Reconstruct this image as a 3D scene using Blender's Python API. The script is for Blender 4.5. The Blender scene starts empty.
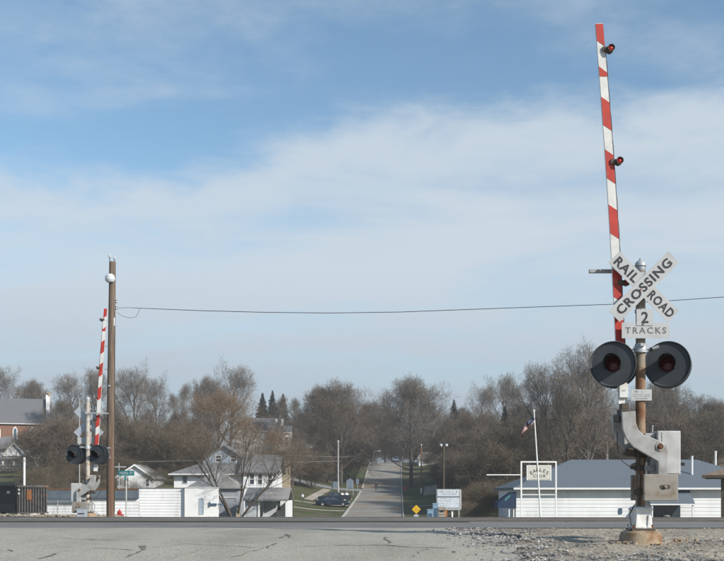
import bpy, math, random
import numpy as np
from mathutils import Vector, Matrix

# ------------------------------------------------------------------ camera, sky, sun, exposure
F = 1000.0            # focal length in photo pixels (724 wide)
CX, HY = 362.0, 492.0 # principal column, eye-level row
EYE = 1.62
scene = bpy.context.scene
col = scene.collection
cam = bpy.data.cameras.new('camera')
cam_ob = bpy.data.objects.new('camera', cam)
col.objects.link(cam_ob)
cam_ob.location = (0, 0, EYE)
cam_ob.rotation_euler = (math.radians(90), 0, 0)
cam.sensor_width = 36.0
cam.lens = 36.0 * F / 724.0
cam.shift_y = (HY - 280.5) / 724.0
cam.clip_end = 5000
cam.clip_start = 0.1
scene.camera = cam_ob

SUN_EL = math.radians(31)
SUN_AZ = math.radians(130)      # clockwise from +Y (north): behind the viewer's right shoulder
S = Vector((math.cos(SUN_EL) * math.sin(SUN_AZ), math.cos(SUN_EL) * math.cos(SUN_AZ), math.sin(SUN_EL)))
sun = bpy.data.lights.new('sun', 'SUN')
sun.energy = 3.6
sun.angle = math.radians(0.6)
sun.color = (1.0, 0.94, 0.86)
sun_ob = bpy.data.objects.new('sun', sun)
col.objects.link(sun_ob)
sun_ob.location = S * 200
sun_ob.rotation_euler = S.to_track_quat('Z', 'Y').to_euler()

world = bpy.data.worlds.new('World')
scene.world = world
world.use_nodes = True
wn, wl = world.node_tree.nodes, world.node_tree.links
wn.clear()
def N(t, **k):
    n = wn.new(t)
    for a, b in k.items(): setattr(n, a, b)
    return n
def wmath(op, a, b=None, c=None, clamp=False):
    n = N('ShaderNodeMath', operation=op, use_clamp=clamp)
    for i, q in enumerate((a, b, c)):
        if q is None: continue
        if isinstance(q, (int, float)): n.inputs[i].default_value = q
        else: wl.new(q, n.inputs[i])
    return n.outputs[0]
def wmap(v, a, b, lo, hi):
    n = N('ShaderNodeMapRange', interpolation_type='SMOOTHSTEP')
    wl.new(v, n.inputs[0])
    for i, q in enumerate((a, b, lo, hi)): n.inputs[i + 1].default_value = q
    return n.outputs[0]
sky = N('ShaderNodeTexSky', sky_type='NISHITA', sun_disc=False)
sky.sun_elevation = SUN_EL
sky.sun_rotation = SUN_AZ
sky.altitude = 200
sky.air_density = 1.0
sky.dust_density = 0.6
sky.ozone_density = 1.5
tc = N('ShaderNodeTexCoord')
sp = N('ShaderNodeSeparateXYZ')
wl.new(tc.outputs['Generated'], sp.inputs[0])
dx, dy, dz = sp.outputs
hor = wmath('SQRT', wmath('ADD', wmath('MULTIPLY', dx, dx), wmath('MULTIPLY', dy, dy)))
tanel = wmath('DIVIDE', dz, wmath('MAXIMUM', hor, 0.02))
az = wmath('ARCTAN2', dx, dy)
cmb = N('ShaderNodeCombineXYZ')                       # cloud layer seen in perspective
den = wmath('ADD', wmath('MAXIMUM', dz, 0.0), 0.12)
wl.new(wmath('DIVIDE', dx, den), cmb.inputs[0])
wl.new(wmath('DIVIDE', dy, den), cmb.inputs[1])
def wnoise(scale, detail, rough, dist, off=(0, 0, 0), stretch=(1, 1, 1)):
    m = N('ShaderNodeMapping')
    m.inputs['Location'].default_value = off
    m.inputs['Scale'].default_value = stretch
    wl.new(cmb.outputs[0], m.inputs[0])
    n = N('ShaderNodeTexNoise')
    n.inputs['Scale'].default_value = scale
    n.inputs['Detail'].default_value = detail
    n.inputs['Roughness'].default_value = rough
    n.inputs['Distortion'].default_value = dist
    wl.new(m.outputs[0], n.inputs[0])
    return n.outputs['Fac']
n_edge = wnoise(1.9, 9, 0.6, 0.25, (3.1, 0.4, 0), (1, 1, 1))
n_fine = wnoise(7.0, 8, 0.62, 0.3, (0.3, 9.1, 0))
n_body = wnoise(1.3, 7, 0.55, 0.5, (7.3, 2.2, 0), (0.6, 1.2, 1))
n_wisp = wnoise(1.25, 8, 0.58, 0.5, (1.7, 5.3, 0), (0.8, 1.15, 1))
edge = wmath('ADD', wmap(az, -0.19, 0.03, 0.308, 0.378), wmath('ADD', wmath('MULTIPLY', wmath('SUBTRACT', n_edge, 0.5), 0.13), wmath('MULTIPLY', wmath('SUBTRACT', n_fine, 0.5), 0.07)))
below = wmath('SUBTRACT', edge, tanel)
bank = wmap(below, -0.03, 0.045, 0.0, 1.0)
body = wmath('MAXIMUM', wmap(n_body, 0.32, 0.6, 0.40, 0.95), wmap(below, 0.02, 0.13, 0.93, 0.3))
wisp = wmath('MULTIPLY', wmap(wmath('ADD', wmath('MULTIPLY', n_wisp, 0.8), wmath('MULTIPLY', n_fine, 0.2)), 0.47, 0.70, 0.0, 0.55), wmap(tanel, 0.22, 0.3, 0.3, 1.0))
cover = wmath('MAXIMUM', wmath('MULTIPLY', bank, body), wisp)
skym = N('ShaderNodeMix', data_type='RGBA', blend_type='MULTIPLY')
skym.inputs['Factor'].default_value = 1.0
wl.new(sky.outputs[0], skym.inputs['A'])
skym.inputs['B'].default_value = (0.87, 1.0, 0.97, 1)
mx = N('ShaderNodeMix', data_type='RGBA')
wl.new(cover, mx.inputs['Factor'])
wl.new(skym.outputs['Result'], mx.inputs['A'])
CLOUD = (3.8, 4.28, 4.72, 1)
mx.inputs['B'].default_value = CLOUD
hz = N('ShaderNodeMix', data_type='RGBA')             # pale air low over the horizon
wl.new(wmap(tanel, 0.03, 0.24, 0.85, 0.0), hz.inputs['Factor'])
wl.new(mx.outputs['Result'], hz.inputs['A'])
hz.inputs['B'].default_value = (2.42, 2.96, 3.5, 1)
bg = N('ShaderNodeBackground')
bg.inputs[1].default_value = 0.11
wl.new(hz.outputs['Result'], bg.inputs[0])
out = N('ShaderNodeOutputWorld')
wl.new(bg.outputs[0], out.inputs[0])

scene.view_settings.view_transform = 'Standard'
scene.view_settings.look = 'None'
scene.view_settings.gamma = 1.0
scene.view_settings.exposure = 0.6
scene.render.engine = 'CYCLES'
scene.cycles.max_bounces = 5
scene.cycles.transparent_max_bounces = 8
scene.render.filter_size = 1.7

# ------------------------------------------------------------------ helpers
rng = random.Random(7)

def mat(name, c1, c2=None, scale=4.0, detail=5.0, rough=0.8, bump=0.0, lo=0.35, hi=0.65, metal=0.0, spec=0.3,
        c3=None, scale3=1.0, lo3=0.55, hi3=0.7, stretch=(1, 1, 1), bscale=None, coat=0.0, rows=0):
    m = bpy.data.materials.new(name)
    m.use_nodes = True
    nt = m.node_tree
    b = nt.nodes['Principled BSDF']
    b.inputs['Roughness'].default_value = rough
    b.inputs['Metallic'].default_value = metal
    b.inputs['Specular IOR Level'].default_value = spec
    b.inputs['Coat Weight'].default_value = coat
    if c2 is None: c2 = tuple(x * 0.82 for x in c1)
    t = nt.nodes.new('ShaderNodeTexCoord')
    mp = nt.nodes.new('ShaderNodeMapping')
    mp.inputs['Scale'].default_value = stretch
    nt.links.new(t.outputs['Object'], mp.inputs[0])
    def noise(s, d):
        n = nt.nodes.new('ShaderNodeTexNoise')
        n.inputs['Scale'].default_value = s
        n.inputs['Detail'].default_value = d
        nt.links.new(mp.outputs[0], n.inputs[0])
        return n
    n = noise(scale, detail)
    r = nt.nodes.new('ShaderNodeValToRGB')
    r.color_ramp.elements[0].position = lo
    r.color_ramp.elements[1].position = hi
    r.color_ramp.elements[0].color = (*c1, 1)
    r.color_ramp.elements[1].color = (*c2, 1)
    nt.links.new(n.outputs['Fac'], r.inputs[0])
    outc = r.outputs[0]
    if c3 is not None:
        n3 = noise(scale3, 6)
        mr = nt.nodes.new('ShaderNodeMapRange')
        mr.inputs[1].default_value = lo3
        mr.inputs[2].default_value = hi3
        nt.links.new(n3.outputs['Fac'], mr.inputs[0])
        mxx = nt.nodes.new('ShaderNodeMix')
        mxx.data_type = 'RGBA'
        nt.links.new(mr.outputs[0], mxx.inputs['Factor'])
        nt.links.new(outc, mxx.inputs['A'])
        mxx.inputs['B'].default_value = (*c3, 1)
        outc = mxx.outputs['Result']
    if rows:                                   # shingle courses
        wv = nt.nodes.new('ShaderNodeTexWave')
        wv.bands_direction = 'Z'; wv.wave_profile = 'SAW'
        wv.inputs['Scale'].default_value = rows; wv.inputs['Distortion'].default_value = 0.6; wv.inputs['Detail'].default_value = 2
        nt.links.new(t.outputs['Object'], wv.inputs[0])
        mw = nt.nodes.new('ShaderNodeMapRange'); mw.inputs[3].default_value = 0.80; mw.inputs[4].default_value = 1.10
        nt.links.new(wv.outputs['Fac'], mw.inputs[0])
        vmw = nt.nodes.new('ShaderNodeVectorMath'); vmw.operation = 'SCALE'
        nt.links.new(outc, vmw.inputs[0]); nt.links.new(mw.outputs[0], vmw.inputs['Scale'])
        outc = vmw.outputs[0]
    nt.links.new(outc, b.inputs['Base Color'])
    if bump:
        nb = noise(bscale or scale * 6, 4)
        bp = nt.nodes.new('ShaderNodeBump')
        bp.inputs['Strength'].default_value = bump
        bp.inputs['Distance'].default_value = 0.02
        nt.links.new(nb.outputs['Fac'], bp.inputs['Height'])
        nt.links.new(bp.outputs[0], b.inputs['Normal'])
    return m

class MB:
    def __init__(s): s.v, s.f = [], []
    def add(s, vs, fs):
        o = len(s.v)
        s.v += [tuple(p) for p in vs]
        s.f += [tuple(i + o for i in q) for q in fs]
        return s
    def box(s, x0, x1, y0, y1, z0, z1, M=None):
        vs = [Vector(p) for p in ((x0,y0,z0),(x1,y0,z0),(x1,y1,z0),(x0,y1,z0),(x0,y0,z1),(x1,y0,z1),(x1,y1,z1),(x0,y1,z1))]
        if M is not None: vs = [M @ p for p in vs]
        return s.add(vs, [(3,2,1,0),(4,5,6,7),(0,1,5,4),(1,2,6,5),(2,3,7,6),(3,0,4,7)])
    def tube(s, pts, rad, n=8, cap=True):
        pts = [Vector(p) for p in pts]
        if not isinstance(rad, (list, tuple)): rad = [rad] * len(pts)
        vs, fs = [], []
        a = None
        for i, p in enumerate(pts):
            t = (pts[min(i + 1, len(pts) - 1)] - pts[max(i - 1, 0)]).normalized()
            if a is None:
                a = t.orthogonal().normalized()
            else:
                a = (a - t * a.dot(t))
                a = a.normalized() if a.length > 1e-6 else t.orthogonal().normalized()
            b = t.cross(a)
            for k in range(n):
                th = 2 * math.pi * k / n
                vs.append(p + (a * math.cos(th) + b * math.sin(th)) * rad[i])
        for i in range(len(pts) - 1):
            for k in range(n):
                k2 = (k + 1) % n
                fs.append((i*n+k, i*n+k2, (i+1)*n+k2, (i+1)*n+k))
        if cap:
            fs.append(tuple(range(n))[::-1])
            fs.append(tuple(range((len(pts)-1)*n, len(pts)*n)))
        return s.add(vs, fs)
    def lathe(s, prof, n=20, M=None):
        """prof: list of (r, h) about local z"""
        vs, fs = [], []
        for r, h in prof:
            for k in range(n):
                th = 2 * math.pi * k / n
                vs.append(Vector((r * math.cos(th), r * math.sin(th), h)))
        for i in range(len(prof) - 1):
            for k in range(n):
                k2 = (k + 1) % n
                fs.append((i*n+k, i*n+k2, (i+1)*n+k2, (i+1)*n+k))
        fs.append(tuple(range(n))[::-1])
        fs.append(tuple(range((len(prof)-1)*n, len(prof)*n)))
        if M is not None: vs = [M @ p for p in vs]
        return s.add(vs, fs)
    def prism(s, poly, a, b, plane='xz', M=None):
        """poly 2-D, extruded along the third axis from a to b"""
        n = len(poly)
        def pt(u, v, w):
            return Vector((u, w, v)) if plane == 'xz' else (Vector((w, u, v)) if plane == 'yz' else Vector((u, v, w)))
        vs = [pt(u, v, a) for u, v in poly] + [pt(u, v, b) for u, v in poly]
        if M is not None: vs = [M @ p for p in vs]
        fs = [tuple(range(n)), tuple(range(n, 2*n))[::-1]]
        for i in range(n):
            j = (i + 1) % n
            fs.append((j, i, i + n, j + n))
        return s.add(vs, fs)
    def build(s, name, m, parent=None, smooth=False, bevel=0.0, label=None):
        me = bpy.data.meshes.new(name)
        me.from_pydata(s.v, [], s.f)
        me.update()
        import bmesh
        bm = bmesh.new(); bm.from_mesh(me)
        bmesh.ops.recalc_face_normals(bm, faces=bm.faces)
        bm.to_mesh(me); bm.free()
        me.materials.append(m)
        o = bpy.data.objects.new(name, me)
        col.objects.link(o)
        if parent: o.parent = parent
        if smooth:
            me.shade_smooth()
            try: me.set_sharp_from_angle(angle=math.radians(38))
            except Exception: pass
        if bevel:
            md = o.modifiers.new('bevel', 'BEVEL')
            md.width = bevel; md.segments = 2; md.limit_method = 'ANGLE'
        if label: o['label'] = label
        return o

def tag(o, label=None, cat=None, group=None, kind=None):
    if label: o['label'] = label
    if cat: o['category'] = cat
    if group: o['group'] = group
    if kind: o['kind'] = kind
    return o
def thing(name, label, cat, loc=(0, 0, 0), rz=0.0, group=None):
    o = bpy.data.objects.new(name, None)
    col.objects.link(o)
    o.empty_display_size = 0.2
    o.location = loc
    o.rotation_euler = (0, 0, rz)
    return tag(o, label, cat, group)

def text_ob(name, body, size, m, parent, M, bold=0.0, spacing=1.0, sx=1.0, depth=0.002, fit=None):
    cu = bpy.data.curves.new('t', 'FONT')
    cu.body = body; cu.size = size; cu.align_x = 'CENTER'; cu.align_y = 'CENTER'
    cu.extrude = depth; cu.offset = bold; cu.space_character = spacing
    cu.resolution_u = 3
    to = bpy.data.objects.new('t', cu)
    col.objects.link(to)
    dg = bpy.context.evaluated_depsgraph_get()
    dg.update()
    me = bpy.data.meshes.new_from_object(to.evaluated_get(dg))
    bpy.data.objects.remove(to); bpy.data.curves.remove(cu)
    xs = [v.co.x for v in me.vertices]; ys = [v.co.y for v in me.vertices]
    cx, cy = (min(xs) + max(xs)) / 2, (min(ys) + max(ys)) / 2
    sy = 1.0
    if fit: sx, sy = fit[0]/(max(xs)-min(xs)), fit[1]/(max(ys)-min(ys))
    me.transform(M @ Matrix.Diagonal((sx, sy, 1, 1)) @ Matrix.Translation((-cx, -cy, 0)))
    me.name = name
    me.materials.clear(); me.materials.append(m)
    o = bpy.data.objects.new(name, me)
    col.objects.link(o)
    o.parent = parent
    return o

def pchip(tab):
    xs = [a for a, _ in tab]; ys = [b for _, b in tab]
    n = len(xs)
    h = [xs[i+1]-xs[i] for i in range(n-1)]
    d = [(ys[i+1]-ys[i])/h[i] for i in range(n-1)]
    m = [d[0]] + [0.0]*(n-2) + [d[-1]]
    for i in range(1, n-1):
        if d[i-1]*d[i] > 0:
            w1, w2 = 2*h[i]+h[i-1], h[i]+2*h[i-1]
            m[i] = (w1+w2)/(w1/d[i-1]+w2/d[i])
    import bisect
    def f(x):
        if x <= xs[0]: return ys[0]
        if x >= xs[-1]: return ys[-1]
        i = bisect.bisect_right(xs, x) - 1
        t = (x-xs[i])/h[i]
        return ((2*t**3-3*t**2+1)*ys[i] + (t**3-2*t**2+t)*h[i]*m[i] + (-2*t**3+3*t**2)*ys[i+1] + (t**3-t**2)*h[i]*m[i+1])
    return f
ROADZ = pchip([(-400,-3),(-60,-1.6),(-20,-0.8),(0,0.0),(8,0.48),(12,0.78),(14.5,0.895),(17,0.925),(20,0.92),(27,0.86),(34,0.75),(38,0.60),(45,0.1),(60,-1.1),
               (80,-2.0),(105,-2.35),(127,-1.68),(149,-0.62),(192,2.0),(253,8.96),(262,9.35),(300,9.8),(500,10),(2500,10)])
LEFTZ = pchip([(-400,-3),(-60,-1.6),(-20,-0.8),(0,0.0),(8,0.48),(12,0.78),(14.5,0.895),(17,0.925),(20,0.92),(27,0.86),(34,0.76),(40,0.66),(46,0.56),(52,0.22),(60,-0.02),
               (75,-0.5),(90,-0.95),(105,-1.3),(130,0.2),(150,2.2),(190,5.8),(240,11.5),(300,15),(400,18),(2500,20)])
RIGHTZ = pchip([(-400,-3),(-60,-1.6),(-20,-0.8),(0,0.0),(8,0.48),(12,0.78),(14.5,0.895),(17,0.925),(20,0.92),(27,0.86),(34,0.74),(40,0.55),(46,0.33),(60,-0.03),
               (75,-0.5),(95,-1.5),(112,-1.4),(130,-0.2),(160,3.0),(200,7.5),(253,12.5),(300,14.5),(400,17),(2500,18)])
def xr(Y): return -3.3 + 0.037 * Y
def sst(a, b, x):
    t = max(0.0, min(1.0, (x-a)/(b-a)))
    return t*t*(3-2*t)
def hgt(X, Y):
    d = X - xr(min(Y, 400))
    wid = 6 + 18 * sst(100, 160, Y)
    w = sst(4.7, 4.7 + wid, abs(d))
    z = ROADZ(Y)
    if w > 0: z += w * ((LEFTZ(Y) if d < 0 else RIGHTZ(Y)) - z)
    return z
def W(px, py, Y):
    return Vector(((px-CX)*Y/F, Y, EYE-(py-HY)*Y/F))
def GX(px, Y): return (px-CX)*Y/F
def PZ(py, Y): return EYE-(py-HY)*Y/F

# ------------------------------------------------------------------ materials
M = {}
M['steel'] = mat('galvanised steel', (0.42,0.44,0.45), (0.33,0.35,0.36), 6, rough=0.55, metal=0.35)
M['cast'] = mat('weathered aluminium paint', (0.36,0.365,0.365), (0.27,0.272,0.265), 5, rough=0.6, c3=(0.17,0.135,0.10), scale3=4, lo3=0.52, hi3=0.75, bump=0.08)
M['castlight'] = mat('pale aluminium paint', (0.45,0.455,0.45), (0.36,0.36,0.35), 6, rough=0.55, c3=(0.26,0.22,0.17), scale3=5, lo3=0.58, hi3=0.78, bump=0.05)
M['whitebase'] = mat('white painted casting', (0.72,0.72,0.70), (0.58,0.57,0.54), 9, rough=0.6, c3=(0.30,0.21,0.13), scale3=9, lo3=0.62, hi3=0.74)
M['mast'] = mat('rusting painted mast', (0.22,0.15,0.095), (0.29,0.21,0.145), 7, rough=0.75, c3=(0.15,0.065,0.03), scale3=5, lo3=0.47, hi3=0.62, bump=0.1, stretch=(1,1,0.5))
M['masttop'] = mat('grey painted mast', (0.28,0.24,0.19), (0.22,0.175,0.13), 8, rough=0.7, c3=(0.2,0.11,0.06), scale3=9, lo3=0.58, hi3=0.7)
M['mastpale'] = mat('pale weathered mast', (0.46,0.43,0.38), (0.38,0.33,0.27), 6, rough=0.7, c3=(0.26,0.15,0.08), scale3=6, lo3=0.55, hi3=0.7)
M['concrete'] = mat('rust-stained concrete', (0.34,0.27,0.19), (0.27,0.2,0.13), 7, rough=0.9, bump=0.3, c3=(0.19,0.10,0.05), scale3=5, lo3=0.52, hi3=0.66)
M['greyconc'] = mat('grey concrete', (0.36,0.35,0.33), (0.28,0.27,0.25), 5, rough=0.9, bump=0.2)
M['sign'] = mat('aged white sheeting', (0.44,0.45,0.455), (0.37,0.38,0.385), 3, rough=0.45, c3=(0.40,0.37,0.33), scale3=7, lo3=0.6, hi3=0.8)
M['signback'] = mat('bare aluminium sign back', (0.42,0.46,0.5), (0.36,0.4,0.44), 3, rough=0.5, metal=0.3)
M['ink'] = mat('black sign ink', (0.022,0.024,0.028), (0.045,0.047,0.05), 20, rough=0.5)
M['greyink'] = mat('faded dark ink', (0.09,0.09,0.09), (0.16,0.16,0.15), 30, rough=0.6)
M['black'] = mat('black lamp paint', (0.020,0.023,0.026), (0.032,0.036,0.04), 6, rough=0.5, spec=0.4)
M['lampdisc'] = mat('weathered black background', (0.034,0.041,0.047), (0.052,0.06,0.066), 3, rough=0.6, spec=0.4)
M['redlens'] = mat('dark red lens', (0.10,0.008,0.008), (0.06,0.005,0.006), 30, rough=0.25, spec=0.5)
M['lensbright'] = mat('small red gate lens', (0.40,0.02,0.015), (0.3,0.015,0.01), 30, rough=0.3)
M['gatewhite'] = mat('white gate sheeting', (0.64,0.64,0.62), (0.54,0.54,0.52), 5, rough=0.5, c3=(0.42,0.40,0.36), scale3=6, lo3=0.6, hi3=0.8)
M['gatered'] = mat('red gate sheeting', (0.45,0.045,0.032), (0.36,0.04,0.03), 5, rough=0.5, c3=(0.45,0.13,0.10), scale3=7, lo3=0.6, hi3=0.8)
M['rust'] = mat('rust', (0.20,0.09,0.04), (0.13,0.055,0.03), 8, rough=0.9, bump=0.2)
M['iron'] = mat('dark greasy iron', (0.05,0.045,0.04), (0.09,0.07,0.05), 9, rough=0.65)
M['plate'] = mat('weathered counterweight steel', (0.27,0.25,0.22), (0.21,0.19,0.16), 6, rough=0.75, c3=(0.17,0.11,0.06), scale3=6, lo3=0.55, hi3=0.72, bump=0.1)
M['wire'] = mat('black cable', (0.06,0.06,0.062), rough=0.6)
M['wood'] = mat('weathered pole wood', (0.10,0.076,0.058), (0.20,0.155,0.118), 9, rough=0.9, stretch=(3,3,0.12), bump=0.4, c3=(0.14,0.08,0.055), scale3=1.6, lo3=0.5, hi3=0.65)
M['wooddark'] = mat('dark pole wood', (0.075,0.06,0.045), (0.12,0.095,0.07), 5, rough=0.9, stretch=(3,3,0.3))
M['woodred'] = mat('reddish pole wood', (0.19,0.10,0.055), (0.25,0.15,0.09), 4, rough=0.9, stretch=(3,3,0.3))
M['porcelain'] = mat('grey white glazed fitting', (0.6,0.62,0.64), (0.5,0.52,0.55), 5, rough=0.4)
M['whitepaint'] = mat('white paint', (0.80,0.80,0.785), (0.73,0.73,0.715), 2, rough=0.6, stretch=(1,1,0.35), c3=(0.62,0.61,0.58), scale3=2.2, lo3=0.6, hi3=0.85)
M['siding'] = mat('white vinyl siding', (0.74,0.75,0.755), (0.66,0.67,0.68), 0.8, rough=0.6, stretch=(1,1,0.3), c3=(0.55,0.55,0.53), scale3=1.7, lo3=0.58, hi3=0.85)
M['sidingworn'] = mat('slightly grey painted siding', (0.76,0.765,0.77), (0.68,0.69,0.70), 0.8, rough=0.7, stretch=(1,1,0.3), c3=(0.50,0.49,0.47), scale3=1.7, lo3=0.56, hi3=0.82)
M['bluefascia'] = mat('dull blue grey metal fascia', (0.085,0.11,0.14), (0.12,0.145,0.17), 2, rough=0.6, c3=(0.2,0.11,0.07), scale3=1.3, lo3=0.66, hi3=0.74)
M['shingleblue'] = mat('blue grey shingles', (0.10,0.125,0.15), (0.135,0.16,0.185), 9, rough=0.95, bump=0.4, c3=(0.175,0.195,0.215), scale3=14, lo3=0.6, hi3=0.75, rows=2.6)
M['shinglegrey'] = mat('grey shingles', (0.165,0.165,0.168), (0.225,0.22,0.218), 5, rough=0.9, bump=0.3, rows=2.2)
M['shinglechurch'] = mat('mid grey church shingles', (0.125,0.13,0.135), (0.16,0.165,0.17), 3, rough=0.9, rows=18)
M['shinglepale'] = mat('pale weathered shingles', (0.25,0.245,0.235), (0.32,0.31,0.295), 4, rough=0.9, bump=0.3, rows=2.2, c3=(0.2,0.19,0.175), scale3=0.8, lo3=0.5, hi3=0.75)
M['shingledark'] = mat('dark slate shingles', (0.09,0.10,0.115), (0.13,0.14,0.155), 4, rough=0.9)
M['shinglebrown'] = mat('brown shingles', (0.17,0.125,0.085), (0.23,0.175,0.125), 5, rough=0.9)
M['trim'] = mat('white trim', (0.75,0.75,0.74), (0.69,0.69,0.68), 3, rough=0.6)
M['glass'] = mat('dark window glass', (0.03,0.04,0.05), (0.05,0.065,0.08), 2, rough=0.15, spec=0.6)
M['paleblue'] = mat('pale blue siding', (0.36,0.43,0.50), (0.31,0.38,0.45), 2, rough=0.7)
M['greysiding'] = mat('light grey siding', (0.50,0.53,0.56), (0.43,0.46,0.49), 2, rough=0.7)
M['garagewall'] = mat('grey garage siding', (0.30,0.32,0.345), (0.25,0.27,0.295), 2, rough=0.8)
M['tanwall'] = mat('tan wall', (0.40,0.33,0.24), (0.34,0.28,0.2), 3, rough=0.85)
M['darkroom'] = mat('dark interior', (0.05,0.045,0.04), (0.08,0.07,0.06), 2, rough=0.9)
M['brick'] = mat('orange brown brick', (0.24,0.125,0.08), (0.19,0.10,0.065), 3, rough=0.9)
M['navy'] = mat('navy awning canvas', (0.012,0.028,0.065), (0.02,0.04,0.085), 4, rough=0.8)
M['teal'] = mat('faded teal print', (0.06,0.22,0.22), (0.04,0.16,0.17), 6, rough=0.7)
M['dumpster'] = mat('dark painted dumpster steel', (0.016,0.018,0.021), (0.028,0.031,0.035), 3, rough=0.55, c3=(0.14,0.07,0.04), scale3=3, lo3=0.68, hi3=0.76)
M['dumprib'] = mat('worn dumpster ribs', (0.045,0.045,0.045), (0.095,0.09,0.085), 6, rough=0.6, c3=(0.20,0.09,0.045), scale3=4, lo3=0.6, hi3=0.7)
M['hydrant'] = mat('red hydrant paint', (0.42,0.03,0.03), (0.34,0.025,0.025), 6, rough=0.5)
M['streetsign'] = mat('teal green street sign', (0.015,0.13,0.15), (0.02,0.16,0.175), 3, rough=0.45)
M['yellow'] = mat('yellow warning sheeting', (0.72,0.43,0.015), (0.62,0.36,0.015), 4, rough=0.45)
M['stopred'] = mat('faded red sign', (0.35,0.07,0.045), (0.28,0.06,0.04), 4, rough=0.5)
M['boxblue'] = mat('pale blue box paint', (0.22,0.33,0.42), (0.18,0.28,0.37), 4, rough=0.5)
M['boxdark'] = mat('dark blue panel', (0.07,0.12,0.18), rough=0.4)
M['stone'] = mat('tan stone', (0.36,0.32,0.26), (0.27,0.24,0.2), 6, rough=0.9, bump=0.3)
M['board'] = mat('pale blue white sign face', (0.58,0.63,0.68), (0.52,0.57,0.62), 2, rough=0.5)
M['boardgrey'] = mat('grey blue sign face', (0.16,0.20,0.25), (0.13,0.17,0.21), 2, rough=0.6)
M['orange'] = mat('orange marker', (0.42,0.16,0.04), (0.33,0.12,0.04), 4, rough=0.6)
M['carnavy'] = mat('dark blue car paint', (0.006,0.014,0.03), (0.008,0.018,0.036), 1, rough=0.25, spec=0.5, coat=0.6)
M['carblack'] = mat('black green truck paint', (0.012,0.018,0.022), (0.016,0.023,0.028), 1, rough=0.3, spec=0.5, coat=0.5)
M['carsilver'] = mat('pale car paint', (0.55,0.58,0.62), (0.5,0.53,0.57), 1, rough=0.3, spec=0.5, coat=0.5)
M['tyre'] = mat('tyre rubber', (0.02,0.02,0.02), rough=0.9)
M['rim'] = mat('bright rim', (0.65,0.66,0.67), (0.55,0.56,0.57), 4, rough=0.35, metal=0.4)
M['headlamp'] = mat('headlamp glass', (0.7,0.72,0.74), rough=0.2, spec=0.6)
M['taillamp'] = mat('tail lamp red', (0.3,0.02,0.02), rough=0.3)
M['bark'] = mat('grey brown bark', (0.075,0.064,0.053), (0.115,0.098,0.082), 3, rough=0.95, stretch=(2,2,0.5))
M['barkpale'] = mat('pale grey bark', (0.17,0.155,0.14), (0.24,0.22,0.2), 2, rough=0.95, stretch=(2,2,0.5))
M['twig'] = mat('brown twigs', (0.12,0.095,0.07), (0.165,0.132,0.10), 0.5, rough=0.95)
M['twiggrey'] = mat('grey twigs', (0.15,0.128,0.105), (0.19,0.165,0.138), 0.5, rough=0.95)
M['twigrust'] = mat('rust brown budding twigs', (0.185,0.12,0.07), (0.235,0.155,0.092), 0.6, rough=0.95)
M['twigolive'] = mat('olive brown brush twigs', (0.115,0.093,0.062), (0.16,0.13,0.088), 0.4, rough=0.95)
M['needle'] = mat('dark spruce needles', (0.035,0.045,0.036), (0.06,0.068,0.05), 1.5, rough=0.9)
M['cedar'] = mat('brownish cedar needles', (0.055,0.05,0.035), (0.08,0.07,0.048), 1.5, rough=0.9)
M['flagblue'] = mat('flag blue', (0.02,0.035,0.09), rough=0.8)
M['flagred'] = mat('flag red', (0.38,0.04,0.04), rough=0.8)
M['flagwhite'] = mat('flag white', (0.62,0.62,0.6), rough=0.8)
M['railsteel'] = mat('brown rail steel', (0.085,0.08,0.072), (0.12,0.11,0.098), 3, rough=0.6)

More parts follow.
